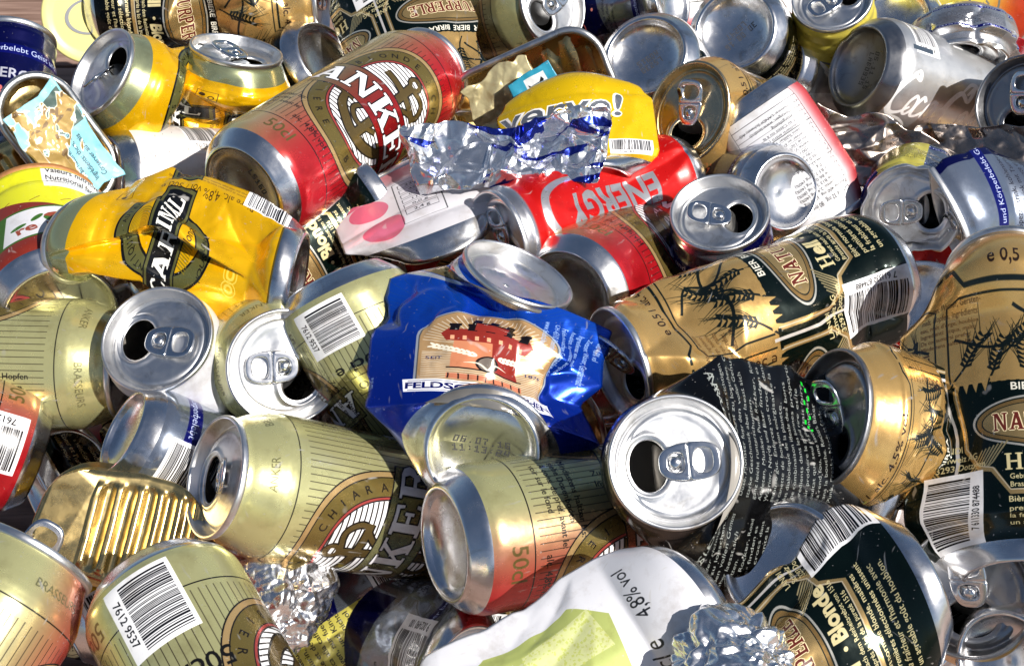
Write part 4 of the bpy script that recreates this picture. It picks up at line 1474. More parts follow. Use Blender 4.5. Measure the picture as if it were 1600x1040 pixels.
DIGITS = {'0': ('111', '101', '101', '101', '111'), '1': ('010', '110', '010', '010', '111'), '2': ('111', '001', '111', '100', '111'), '3': ('111', '001', '011', '001', '111'),
          '4': ('101', '101', '111', '001', '001'), '5': ('111', '100', '111', '001', '111'), '6': ('111', '100', '111', '101', '111'), '7': ('111', '001', '010', '010', '010'),
          '8': ('111', '101', '111', '101', '111'), '9': ('111', '101', '111', '001', '111'), '.': ('000', '000', '000', '000', '010'), ':': ('000', '010', '000', '010', '000'),
          'L': ('100', '100', '100', '100', '111'), 'A': ('010', '101', '111', '101', '101'), 'B': ('110', '101', '110', '101', '110'), 'F': ('111', '100', '110', '100', '100')}
code_turn = {}

# ------------------------------------------------------------------ tins, foil and scraps
def rrect(hw, hl, r, n=96):
    """rounded rectangle outline, n points"""
    r = min(r, hw - 0.01, hl - 0.01)
    pts = []
    q = n // 4
    for k, (sx, sy) in enumerate(((1, 1), (-1, 1), (-1, -1), (1, -1))):
        for i in range(q):
            a = math.pi / 2 * (k + i / (q - 1))
            pts.append((sx * (hw - r) + r * math.cos(a), sy * (hl - r) + r * math.sin(a)))
    p = np.array(pts + pts[:1])
    d = np.concatenate([[0], np.cumsum(np.linalg.norm(np.diff(p, axis=0), axis=1))])
    t = np.linspace(0, d[-1], n, endpoint=False)
    return np.column_stack([np.interp(t, d, p[:, 0]), np.interp(t, d, p[:, 1])])

def frame_from(c, zdir, xhint):
    z = np.asarray(zdir, float)
    z /= np.linalg.norm(z)
    x = np.asarray(xhint, float)
    x = x - z * (x @ z)
    x /= np.linalg.norm(x)
    y = np.cross(z, x)
    m = Matrix.Identity(4)
    for i in range(3):
        m[i][0], m[i][1], m[i][2], m[i][3] = x[i], y[i], z[i], c[i]
    return m

def facing(px, py, z, tx=0.0, ty=0.0):
    """a point on the heap and a normal turned from the viewer by tx (to the right) and ty (upwards), degrees"""
    c = at(px, py, z)
    v = CAM_POS - c
    v /= np.linalg.norm(v)
    r = np.cross(np.array([0, 0, 1.0]), v)
    r /= np.linalg.norm(r)
    u = np.cross(v, r)
    a, b = math.radians(tx), math.radians(ty)
    n = v * math.cos(a) * math.cos(b) + r * math.sin(a) + u * math.sin(b) * math.cos(a)
    return c, n, r, u

def fish_tin(name, label, px, py, z, tx, ty, spin, hw, hl, depth, mat_out, mat_rim, ridges=7, seed=1, crush=2.0, bottom_up=False, cr=20):
    c, n, r, u = facing(px, py, z, tx, ty)
    a = math.radians(spin)
    m = frame_from(c, n, r * math.cos(a) + u * math.sin(a))
    root = bpy.data.objects.new(name, None)
    root.empty_display_size = 0.01
    COL.objects.link(root)
    root.matrix_world = m
    tag(root, label, 'food tin')
    N = 96
    def ring(d, zz):
        o = rrect(hw + d, hl + d, max(cr + d, 2), N)
        return np.column_stack([o, np.full(N, zz)])
    def bend(P):
        P = P.copy()
        h = fold_noise(P, seed, [55, 26], [crush, crush * 0.4], 2)
        P[:, 2] += h
        P[:, 0] += 0.6 * fold_noise(P, seed + 1, [60], [crush], 2)
        P[:, 1] += 0.6 * fold_noise(P, seed + 2, [60], [crush], 2)
        return P * 0.001
    if not bottom_up:
        rows = []
        for f in (0.03, 0.12, 0.22, 0.32, 0.42, 0.5, 0.58, 0.66, 0.74, 0.82, 0.9, 0.96):
            o = rrect(hw, hl, cr, N) * f
            rg = 1.0 * np.cos(o[:, 0] / hw * math.pi * ridges) * (f < 0.9) * (np.abs(o[:, 1]) < hl * 0.8)
            rows.append(np.column_stack([o, -depth + rg]))
        for k in range(8):
            rows.append(ring(-0.6 + 0.4 * k / 7, -depth + 1.0 + (depth - 1.5) * k / 7))
        for k in range(8):
            rows.append(ring(0.6 - 1.0 * k / 7, -0.4 - (depth - 1.0) * k / 7))
        rows.append(rows[-1] * np.array([0.02, 0.02, 1]))
        V = np.concatenate(rows)
        me = mesh_from('tray', bend(V), grid_faces(len(rows), N, True))
        link('tray', me, M[mat_out], root)
        rows = [ring(d, zz) for d, zz in ((-0.2, -0.9), (-0.6, 0.2), (0.2, 1.1), (1.8, 1.3), (3.2, 0.8), (3.6, -0.3), (3.0, -1.2), (1.6, -1.0), (0.6, -1.3))]
        V = np.concatenate(rows)
        me = mesh_from('rim', bend(V), grid_faces(len(rows), N, True))
        link('rim', me, M[mat_rim], root)
    else:
        rows = []
        # ribbed bottom seen from outside
        nx, ny = 150, 60
        gx, gy = np.meshgrid(np.linspace(-hw, hw, nx), np.linspace(-hl, hl, ny))
        gx, gy = gx.ravel(), gy.ravel()
        qx, qy = np.clip(gx, -hw + cr, hw - cr), np.clip(gy, -hl + cr, hl - cr)
        dx, dy = gx - qx, gy - qy
        dd = np.hypot(dx, dy)
        kf = np.where(dd > cr, cr / np.maximum(dd, 1e-6), 1.0)
        gx, gy = qx + dx * kf, qy + dy * kf
        tr = tri(gx / hw * math.pi * ridges)
        inn = np.minimum(hw - np.abs(gx), hl - np.abs(gy))
        rg = 1.5 * np.clip(tr * 1.8, -1, 1) * sstep(hl - np.abs(gy), 0.16 * hl, 0.3 * hl) * sstep(hw - np.abs(gx), 0.10 * hw, 0.18 * hw) * (gx > -hw * 0.42)
        rg -= 1.2 * (1 - sstep(inn, 0, 2.0))
        me = mesh_from('ribbed_bottom', bend(np.column_stack([gx, gy, rg])), grid_faces(ny, nx, False))
        link('ribbed_bottom', me, M[mat_out], root)
        def ring2(d, zz):
            o = rrect(hw + d, hl + d, max(cr + d, 2), 288)
            return np.column_stack([o, np.full(288, zz)])
        for d, zz in ((-0.6, -1.0), (0.1, -1.3), (0.3, -1.8), (0.5, -2.5), (0.6, -depth * 0.4), (0.6, -depth * 0.7), (0.8, -depth + 2), (3, -depth + 1.4), (3.4, -depth), (1, -depth - 0.6), (-2, -depth)):
            rows.append(ring2(d, zz))
        V = np.concatenate(rows)
        me = mesh_from('side_wall', bend(V), grid_faces(len(rows), 288, True))
        link('side_wall', me, M[mat_out], root)
    return root

def crumpled_sheet(name, label, cat, px, py, z, tx, ty, spin, w, h, mat, amp=5.0, scale=22.0, seed=1, n=90, curl=0.0, edge=0.08, thick=0.12, uv=True, parent=None, twist=0.0, amps=None):
    """thin sheet, w x h mm, folded along sharp creases, ragged edge, real thickness"""
    c, nn, r, u = facing(px, py, z, tx, ty)
    a = math.radians(spin)
    m = frame_from(c, nn, r * math.cos(a) + u * math.sin(a))
    nx, ny = n, max(12, int(n * h / w))
    X, Y = np.meshgrid(np.linspace(-0.5, 0.5, nx), np.linspace(-0.5, 0.5, ny))
    X, Y = X.ravel(), Y.ravel()
    P = np.column_stack([X * w, Y * h, 0 * X])
    # ragged outline
    e1 = fold_noise(np.column_stack([Y * h, 0 * Y + 3, 0 * Y]), seed + 11, [w * 0.5, w * 0.2], [1, 0.6], 2)
    e2 = fold_noise(np.column_stack([X * w, 0 * X + 9, 0 * X]), seed + 12, [w * 0.5, w * 0.2], [1, 0.6], 2)
    P[:, 0] *= 1 + edge * e1 * np.abs(X) * 2
    P[:, 1] *= 1 + edge * e2 * np.abs(Y) * 2
    s1 = [scale * 2, scale, scale * 0.5, scale * 0.25]
    am = amps or [amp, amp * 0.6, amp * 0.3, amp * 0.14]
    Q = P.copy()
    Q[:, 2] += fold_noise(P, seed, s1, am, 3)
    Q[:, 0] += 0.5 * fold_noise(P, seed + 1, s1[:3], am[:3], 2)
    Q[:, 1] += 0.5 * fold_noise(P, seed + 2, s1[:3], am[:3], 2)
    Q[:, 2] -= curl * ((X * 2) ** 2 + (Y * 2) ** 2)
    Q[:, 2] += twist * X * Y * 4
    F = grid_faces(ny, nx, False)
    N = len(Q)
    bot = Q.copy()
    bot[:, 2] -= thick
    UV = np.column_stack([X + 0.5, Y + 0.5])
    # rim
    idx = np.arange(N).reshape(ny, nx)
    loop = np.concatenate([idx[0, :-1], idx[:-1, -1], idx[-1, :0:-1], idx[:0:-1, 0]])
    l2 = np.roll(loop, -1)
    side = np.stack([loop, loop + N, l2 + N, l2], 1)
    faces = np.vstack([F, F[:, ::-1] + N, side])
    UV2 = np.vstack([UV, UV])
    me = mesh_from(name, np.vstack([Q, bot]) * 0.001, faces, UV2[faces].reshape(-1, 2))
    o = link(name, me, mat)
    o.matrix_world = m
    tag(o, label, cat)
    return o

def foil_ball(name, label, px, py, z, rx, ry, rz, mat, seed=1, amp=0.22, cat='foil ball', sub=7, scale=None):
    import bmesh
    bm = bmesh.new()
    bmesh.ops.create_icosphere(bm, subdivisions=sub, radius=1.0)
    me0 = bpy.data.meshes.new('t')
    bm.to_mesh(me0)
    bm.free()
    n = len(me0.vertices)
    co = np.zeros(n * 3, dtype=np.float32)
    me0.vertices.foreach_get('co', co)
    co = co.reshape(-1, 3).astype(float)
    fc = np.zeros(len(me0.polygons) * 3, dtype=np.int32)
    me0.polygons.foreach_get('vertices', fc)
    fc = fc.reshape(-1, 3)
    bpy.data.meshes.remove(me0)
    S = co * np.array([rx, ry, rz])
    k = scale or rx
    h = fold_noise(S, seed, [k * 1.2, k * 0.6, k * 0.32, k * 0.17, k * 0.09], [amp, amp * 0.85, amp * 0.7, amp * 0.42, amp * 0.14])
    P = S * (1 + h)[:, None]
    me = mesh_from(name, P * 0.001, fc, None, True)
    o = link(name, me, mat)
    o.location = at(px, py, z)
    tag(o, label, cat)
    return o
# ------------------------------------------------------------------ prints
def reg(name, lb, rough=0.2, coat=0.35, H=None):
    PRINTS[name] = (print_mat('print_' + name, lb, rough, coat), lb.W, lb.H)

reg('anchor_red', art_anchor(24, 46))
reg('anchor_green', art_anchor(-58, 24))
reg('anchor_mid', art_anchor(-20, 30))
reg('green_gold', art_green(0), 0.16)
reg('dark_gold', art_green(1), 0.18)
reg('yellow', art_yellow(), 0.2)
reg('blue', art_blue(), 0.17)
reg('black', art_black(), 0.13, 0.0)
reg('cola', art_silver_cola(), 0.34)
reg('red_energy', art_red_energy(), 0.25)
reg('energy', art_energy(), 0.16)
reg('energy_yellow', art_energy(yellow=(0.80, 0.76, 0.36)), 0.16)
reg('energy_white', art_energy((0.80, 0.80, 0.81), (0.70, 0.70, 0.71)), 0.2)
reg('yellow_energy', art_yellow_energy(), 0.25)
reg('verve', art_verve(), 0.22)
reg('white_text', art_white_text(), 0.3)
reg('white_pink', art_white_pink(), 0.3)
reg('white_green', art_white_green(), 0.35)
reg('white_dr', art_white_dr(), 0.35)
reg('tin_paper', art_tin_paper(), 0.4, 0.1)
reg('white', art_plain((0.80, 0.80, 0.82), 0.25, lines=['Zutaten: Wasser', 'Boisson gazeuse', 'Energie 42 kcal']), 0.3)
reg('red', art_plain((0.72, 0.07, 0.05), 0.5, lines=['BIERE', 'Zutaten: Wasser', 'Boisson 330 ml'], lc=(0.85, 0.8, 0.75)), 0.25)
reg('gold', art_plain((0.80, 0.62, 0.34), 0.95, H=168), 0.18)

# ------------------------------------------------------------------ the deck under the heap
def wood_mat():
    m, nd, lk, bs = nmat('weathered_wood')
    tc = nd.new('ShaderNodeTexCoord')
    mp = nd.new('ShaderNodeMapping')
    mp.inputs['Scale'].default_value = (3, 40, 3)
    lk.new(tc.outputs['Object'], mp.inputs[0])
    n = nd.new('ShaderNodeTexNoise')
    n.inputs['Scale'].default_value = 4
    n.inputs['Detail'].default_value = 8
    n.inputs['Distortion'].default_value = 0.6
    lk.new(mp.outputs[0], n.inputs['Vector'])
    cr = nd.new('ShaderNodeValToRGB')
    cr.color_ramp.elements[0].position = 0.3
    cr.color_ramp.elements[0].color = (0.12, 0.065, 0.045, 1)
    cr.color_ramp.elements[1].position = 0.75
    cr.color_ramp.elements[1].color = (0.36, 0.24, 0.19, 1)
    lk.new(n.outputs['Fac'], cr.inputs[0])
    lk.new(cr.outputs[0], bs.inputs['Base Color'])
    bs.inputs['Roughness'].default_value = 0.7
    bp = nd.new('ShaderNodeBump')
    bp.inputs['Strength'].default_value = 0.4
    bp.inputs['Distance'].default_value = 0.001
    lk.new(n.outputs['Fac'], bp.inputs['Height'])
    lk.new(bp.outputs[0], bs.inputs['Normal'])
    return m

def build_deck():
    V, F = [], []
    w = 0.145
    b = 0
    for i in range(-8, 16):
        y0, y1 = i * w + 0.002, (i + 1) * w - 0.002
        for (x0, x1) in ((-1.6, 1.6),):
            z0, z1, c = -0.105, -0.075, 0.003
            rows = [(y0, z0), (y0, z1 - c), (y0 + c, z1), (y1 - c, z1), (y1, z1 - c), (y1, z0)]
            pts = [(x0, y, z) for y, z in rows] + [(x1, y, z) for y, z in rows]
            V += pts
            F += [[b + k, b + 6 + k, b + 6 + (k + 1) % 6, b + (k + 1) % 6] for k in range(6)]
            b += 12
    me = mesh_from('wooden_deck', np.array(V), np.array(F), None, False)
    o = link('wooden_deck', me, wood_mat())
    tag(o, 'reddish brown wooden boards under the heap of cans', 'deck', kind='structure')
build_deck()
def build_underlay():
    me = mesh_from('ground', np.array([[-6, -6, -0.14], [6, -6, -0.14], [6, 6, -0.14], [-6, 6, -0.14]]), np.array([[0, 1, 2, 3]]), None, False)
    o = link('ground', me, plain_mat('dark_earth', (0.06, 0.05, 0.04), 0.9))
    tag(o, 'dark ground below the boards', 'ground', kind='structure')
build_underlay()
# ------------------------------------------------------------------ the heap, photo pixel of each end plus height above the deck
E = CIRC / 2
ES = math.pi * 26.5
def cap(*a):
    return a
# top left
can('drink_can', 'blue and silver slim can standing upside down at the top left edge', 'slim', 'energy', ('lid', 22, 58, 0.085), (-10, 330, 0.040), u0=ES - 23, L=128)
can('drink_can', 'dark green and gold can lying across the top edge above the yellow cans', 'big', 'dark_gold', ('lid', 505, -2, 0.055), (150, 12), L=150, u0=E - 10,
    ops=[('dent', 20, 80, 14, 40, 30, 1.0, 20), ('crumple', 4, 40, 3, 15, 140)])
can('beer_can', 'crushed yellow can with its open lid facing left, pull tab bent up', 'big', 'yellow', ('lid', 157, 112, 0.095), (335, 212, 0.026), L=114, u0=E - 14, tab=70, lift=38, tab_turn=70,
    ops=[('flat', 40, 66, 30, 16, 0.75, 46, 12, 1.6, 0), ('dent', 10, 60, 16, 24, 26, 1.0, 30), ('crumple', 4, 34, 11, 20, 96), ('tiltlid', -4, 0, 30)])
can('beer_can', 'crushed yellow can with pale green shoulder and its lid turned up', 'big', 'yellow', ('lid', 370, 76, 0.085), (346, 255, 0.018), L=86, u0=E - 44, tab=40, lift=4,
    ops=[('flat', 24, 50, 18, 14, 0.8, 50, 12, 1.5, 0), ('dent', -30, 44, 18, 26, 22, 1.0, 20), ('crumple', 4, 30, 5, 10, 80)])
can('drink_can', 'dark can with a bare silver base showing left of the barcode can', 'big', 'dark_gold', ('base', 514, 90, 0.045), (420, 165, 0.0), L=150, u0=E - 20)
can('beer_can', 'dark green crushed can with a white barcode panel at the top edge', 'big', 'green_gold', ('lid', 705, 220, 0.040), (592, -70), L=150, u0=E - 67,
    ops=[('flat', 30, 120, 40, 30, 0.8, 44, 14, 1.6, 0), ('crumple', 4, 44, 8, 10, 140), ('dent', 10, 100, 12, 20, 34, 1.0, 35)])
can('beer_can', 'pale green can with an anchor emblem at the top edge, lid to the right', 'big', 'anchor_green', ('lid', 866, 6, 0.060), (640, 70), u0=E + 2, L=160, tab=30)
can('drink_can', 'flattened silver and blue can at the top edge beside the anchor can', 'slim', 'energy', ('base', 1052, 0, 0.050), (850, 50), L=110, u0=ES - 30,
    ops=[('flat', 20, 90, 20, 20, 0.85, 40, 10, 1.6, 0), ('crumple', 4, 30, 6, 5, 105)])
can('drink_can', 'bare silver can base facing up with gold side, left of the larger silver base', 'big', 'green_gold', ('base', 1008, 86, 0.075), (1105, 235), L=160, code=['L5230', 'A0915'])
can('drink_can', 'large shiny silver can base at the top edge, right of the gold sided base', 'big', 'dark_gold', ('base', 1148, 46, 0.070), (1230, 140), L=160, code=['30.08.16', 'L0247'])
can('beer_can', 'gold can with an open lid and dark mouth below the silver bases', 'big', 'green_gold', ('lid', 1066, 173, 0.105), (1250, 240), L=150, u0=E + 60, tab=-75, lift=16,
    ops=[('squash', 130, 150, 22, 1, 1.04, 0.82, 0), ('tiltlid', 12, 0, 30)], lidm='gold_lid')
can('drink_can', 'white can with a plain oval base behind the flattened white can', 'std', 'cola', ('base', 1203, 102, 0.035), (1330, 150, -0.02), u0=E + 30)
can('cola_can', 'silver cola can lying on its side with white script, base to the left', 'std', 'cola', ('base', 1339, 103, 0.066), (1545, 172), u0=E - 3, end='dark_lid', code=['05.11.15', 'LAB0935'])
can('drink_can', 'yellow and orange can cut open at the top edge', 'slim', 'yellow_energy', ('lid', 1300, -4, 0.085), (1312, 150), L=110, u0=ES + 18, tab=120)
can('drink_can', 'yellow slim can at the top right edge behind the crushed white can', 'slim', 'yellow_energy', ('lid', 1425, -40, 0.060), (1580, 30), L=110, u0=ES)
can('drink_can', 'squashed white can with small print and its base turned up, top right', 'big', 'energy_white', ('base', 1500, 38, 0.060), (1502, 90, 0.053), L=34, u0=ES + 20,
    ops=[('crumple', 7, 18, 9, 8, 40), ('squash', 0, 40, 1, 1, 1.0, 0.9, 0)])
can('drink_can', 'white can with its base up behind the silver cola can', 'std', 'white', ('base', 1393, 32, 0.050), (1420, 120), L=90)
can('drink_can', 'dull grey can lid with its ring tab cut by the right edge', 'big', 'dark_gold', ('lid', 1594, 160, 0.085), (1760, 225), L=160, tab=-70, lift=8, lidm='dark_lid')
# left
can('drink_can', 'white drink can lying under the red anchor can, barcode on top', 'std', 'white_dr', ('base', 163, 282, 0.050), (440, 290), u0=E - 10, L=115)
can('beer_can', 'red and pale green can with a large anchor emblem lying diagonally', 'big', 'anchor_red', ('base', 378, 300, 0.105), (672, 112), u0=E - 4, code=['L5160'])
can('beer_can', 'crushed yellow can with a deep dent and a black name band, on the left', 'big', 'yellow', ('lid', 104, 372, 0.110), (452, 440, 0.095), L=116, u0=E + 12,
    ops=[('flat', 22, 96, 20, 14, 0.88, 31, 15, 2.2, 0), ('squash', 92, 116, 22, 1, 0.86, 0.7, 0), ('twist', 20, 100, 30), ('dent', -30, 66, 30, 17, 46, 1.0, 5), ('dent', 40, 30, 14, 24, 24, 1.0, 30), ('kink', 74, 15, 0), ('crumple', 6, 28, 17, 4, 108), ('tiltlid', -44, 0, 24)])
can('drink_can', 'white can with its shaded lid and ring tab facing the viewer', 'std', 'white', ('lid', 244, 528, 0.096), (345, 640), u0=10, tab=218, lift=3, L=96,
    ops=[('flat', 20, 70, 20, 16, 0.6, 44, 18, 1.8, 90)])
can('beer_can', 'pale green can with fine stripes lying level at the left edge', 'big', 'anchor_green', ('lid', 196, 570, 0.055), (-200, 562, 0.055), u0=E + 58)
can('beer_can', 'pale green crushed can with a white lid left of the striped barcode can', 'big', 'anchor_green', ('lid', 452, 578, 0.090), (375, 520), L=120, u0=E + 45, tab=180, lift=2, tab_turn=40,
    ops=[('tiltlid', 8, 0, 30)])
can('beer_can', 'pale green crushed can with barcode bending down beside the blue can', 'big', 'anchor_green', ('base', 520, 440, 0.105), (665, 745, 0.050), L=120, u0=E + 38,
    ops=[('flat', 80, 120, 34, 12, 0.9, 34, 9, 1.4, 0), ('kink', 80, -6, -6), ('crumple', 3.5, 40, 4, 60, 132)])
can('beer_can', 'blue crushed can with a castle emblem and white name ribbon in the middle', 'big', 'blue', ('lid', 800, 424, 0.118), (762, 655, 0.100), L=102, u0=E,
    ops=[('flat', 20, 82, 14, 8, 0.94, 53, 19, 1.5, 0), ('kink', 52, -5, 4), ('dent', -25, 74, 14, 40, 16, 1.0, -30), ('dent', 30, 40, 9, 30, 24, 1.0, 20), ('crumple', 4.6, 26, 21, 10, 92), ('tiltlid', 52, 26, 24), ('tiltbase', 52, 0, 20)], code=['06.07.16', '11:13:24'], no_tab=True, closed=True)
can('beer_can', 'gold crushed can showing under the red anchor can', 'big', 'green_gold', ('base', 590, 305, 0.072), (425, 405, 0.062), L=140, u0=E + 20,
    ops=[('flat', 20, 120, 20, 20, 0.8, 42, 12, 1.5, 0), ('crumple', 5, 40, 31, 5, 135)])
can('drink_can', 'red crushed can with white lettering above the striped barcode can', 'slim', 'red_energy', ('base', 430, 420, 0.055), (620, 380), L=110, which='far', u0=ES + 60,
    ops=[('flat', 20, 90, 20, 20, 0.8, 38, 10, 1.5, 0), ('crumple', 5, 30, 33, 5, 105)])
can('drink_can', 'flattened white can with pink spots and a nutrition table', 'std', 'white_pink', ('base', 692, 372, 0.088), (650, 262), L=58, which='far', u0=E,
    ops=[('flat', 14, 60, 12, 14, 0.95, 52, 8, 1.6, 0), ('crumple', 2.5, 34, 14, 5, 74), ('tiltbase', -62, 0, 22)])
can('energy_can', 'bright red dented can with grey capitals, lid to the left', 'slim', 'red_energy', ('lid', 776, 372, 0.094), (1070, 272), L=126, u0=ES, tab=-95, lift=4,
    ops=[('squash', 20, 70, 30, 50, 1.0, 0.75, 0), ('dent', 20, 50, 9, 20, 46, 1.2, 8), ('crumple', 2, 50, 12, 10, 100)])
can('beer_can', 'red can with an anchor emblem half in shadow, bare base to the left', 'big', 'anchor_red', ('base', 884, 468, 0.085), (1120, 340), u0=E + 6)
can('energy_can', 'silver and red can standing upright with its lid and tab facing up', 'slim', 'energy', ('lid', 1124, 330, 0.112), (1136, 560), u0=ES + 30, tab=82, lift=12)
can('energy_can', 'silver energy can with a shiny domed base right of the upright silver lid', 'slim', 'energy_yellow', ('lid', 1120, 300, 0.045), (1228, 300, 0.088), L=70, u0=ES - 30)
can('energy_can', 'crushed silver and yellow can with its open lid below the brown scrap', 'slim', 'energy_yellow', ('lid', 1422, 338, 0.084), (1438, 285), L=52, tab=-75, lift=14, u0=ES + 20,
    ops=[('crumple', 4, 24, 19, 8, 60), ('tiltlid', 10, 0, 20)])
can('energy_can', 'silver can torn open with dense small print on the right', 'slim', 'energy', ('lid', 1492, 345, 0.090), (1720, 315), u0=ES + 6, L=120,
    ops=[('flat', 90, 130, 24, 1, 0.75, 40, 10, 1.5, 0), ('tiltlid', -25, -20, 20)])
can('drink_can', 'white flattened boxy can covered in black small print', 'std', 'white_text', ('base', 1166, 150, 0.108), (1300, 350), L=84, which='far', u0=E,
    ops=[('flat', 0, 90, 1, 1, 0.88, 27, 12, 4.0, 0), ('crumple', 1.2, 50, 2, 5, 84)])
can('beer_can', 'large green and gold crushed can with a barcode lying in the centre right', 'big', 'green_gold', ('lid', 964, 570, 0.100), (1440, 410, 0.086), u0=E - 40, L=158, tab=-80, lift=30,
    ops=[('dent', 30, 128, 16, 40, 34, 1.0, 30), ('squash', 20, 110, 30, 30, 1.06, 0.86, 0), ('crumple', 3, 60, 7, 20, 150), ('dent', -40, 30, 10, 30, 40, 1.0, -20)])
can('beer_can', 'large green and gold crushed can standing upright at the right edge', 'big', 'green_gold', ('lid', 1570, 415, 0.128), (1612, 1000, 0.090), L=155, u0=E - 22,
    ops=[('flat', 26, 120, 26, 14, 0.85, 50, 13, 1.5, 0), ('crumple', 3, 60, 15, 20, 145), ('tiltlid', -22, 0, 26)])
can('beer_can', 'gold crushed can with its dark open lid facing left at the black can', 'big', 'green_gold', ('lid', 1294, 652, 0.115), (1525, 700, 0.066), L=92, u0=E + 20, tab=-80, lift=34, lidm='dark_lid',
    ops=[('squash', 66, 92, 24, 1, 1.12, 0.84, 0), ('dent', 20, 36, 14, 34, 26, 1.0, 20), ('crumple', 3.0, 30, 44, 2, 62)])
can('beer_can', 'dark gold crushed can wedged between the two large green cans', 'big', 'dark_gold', ('base', 1445, 470, 0.075), (1405, 660), L=130, u0=E + 10, which='far',
    ops=[('flat', 20, 110, 20, 20, 0.8, 44, 12, 1.6, 0), ('crumple', 5, 40, 61, 10, 120)])
can('energy_can', 'black crushed can with white lettering and a bright open lid', 'big', 'black', ('lid', 1006, 716, 0.132), (1345, 752, 0.078), L=120, u0=10, tab=-168, lift=4,
    ops=[('flat', 10, 86, 10, 20, 0.95, 54, 17, 1.7, 0), ('kink', 60, -9, 0), ('crumple', 4.5, 34, 23, 5, 92), ('tiltlid', 60, 0, 26)])
can('drink_can', 'dark can with a silver ringed base under the black can', 'big', 'black', ('base', 1222, 878, 0.100), (1340, 985), L=140)
can('beer_can', 'dark green crushed can with gold lettering at the bottom right', 'big', 'green_gold', ('base', 1438, 905, 0.100), (1120, 1040, 0.085), L=142, u0=E + 6,
    ops=[('flat', 24, 120, 24, 12, 0.85, 46, 14, 1.6, 0), ('shift', 14, 132, -34, 0), ('squash', 70, 142, 50, 1, 0.7, 0.9, 0), ('dent', 40, 70, 18, 30, 30, 1.0, 25), ('crumple', 5, 30, 27, 20, 135)])
can('beer_can', 'dark can with a dull open lid wedged at the bottom right', 'big', 'dark_gold', ('lid', 1512, 925, 0.088), (1640, 930), L=150, tab=-90, lift=26, lidm='dark_lid', end='dark_lid')
can('food_tin_can', 'rusty rimmed food tin with a yellow and red label, left edge', 'food', 'tin_paper', ('lid', 62, 345, 0.062), (98, 500, 0.075), u0=math.pi * 37 + 4, cat='food tin', closed=True, no_tab=True, lidm='rust', L=88)
# bottom
can('beer_can', 'white crushed can with lime green shapes at the bottom edge', 'big', 'white_green', ('base', 1086, 946, 0.105), (790, 1120, 0.085), L=124, u0=E - 2,
    ops=[('flat', 26, 124, 20, 1, 0.88, 35, 13, 1.6, 0), ('tiltbase', -26, 0, 24), ('dent', 20, 70, 10, 30, 40, 1.0, 35), ('crumple', 3.6, 40, 39, 14, 124)])
can('beer_can', 'pale green anchor can with an open lid facing left, lower left', 'big', 'anchor_green', ('lid', 333, 744, 0.092), (745, 815, 0.010), u0=E + 24, tab=-172, lift=20)
can('energy_can', 'silver can with a blue printed band behind the open anchor can', 'slim', 'energy', ('base', 190, 672, 0.078), (400, 765, 0.030), u0=ES + 50, L=128)
can('beer_can', 'pale green and dark red can with its bare base facing left', 'big', 'anchor_red', ('base', 692, 850, 0.085), (985, 800, 0.060), u0=E - 36)
can('beer_can', 'pale green anchor can with a barcode at the bottom edge', 'big', 'anchor_green', ('base', 238, 905, 0.105), (470, 1330, 0.095), u0=E + 46)
can('beer_can', 'pale green and pink can at the bottom left edge, ring tab standing up', 'big', 'anchor_red', ('lid', 52, 866, 0.105), (-90, 1080, 0.095), u0=E - 54, tab=180, lift=70)
can('beer_can', 'red can with a white barcode cut by the left edge', 'big', 'anchor_red', ('base', 56, 712, 0.035), (-160, 650, 0.070), u0=E + 50)
can('energy_can', 'dark crushed energy can in the shade at the bottom edge', 'slim', 'energy_yellow', ('base', 735, 905, 0.005), (560, 1020, -0.010), L=120, u0=ES + 26,
    ops=[('flat', 20, 100, 20, 20, 0.7, 40, 12, 1.6, 0), ('crumple', 5, 34, 41, 10, 110)])
can('energy_can', 'silver crushed can with a barcode cut by the bottom edge', 'slim', 'energy', ('base', 740, 1050, 0.040), (520, 970), L=120, u0=ES + 60, which='far',
    ops=[('flat', 20, 100, 20, 20, 0.6, 40, 14, 1.6, 0), ('crumple', 4, 34, 47, 10, 110)])
can('drink_can', 'shiny crushed silver can in the bottom right corner', 'slim', 'energy', ('base', 1568, 1034, 0.080), (1720, 1000), L=110, u0=ES - 30,
    ops=[('crumple', 4, 34, 57, 0, 110)])
can('drink_can', 'white and red can showing between the red can and the blue banded can', 'slim', 'white_text', ('base', 110, 730, -0.005), (225, 655), L=110, u0=E + 60,
    ops=[('flat', 10, 100, 10, 10, 0.7, 38, 14, 3, 0)])
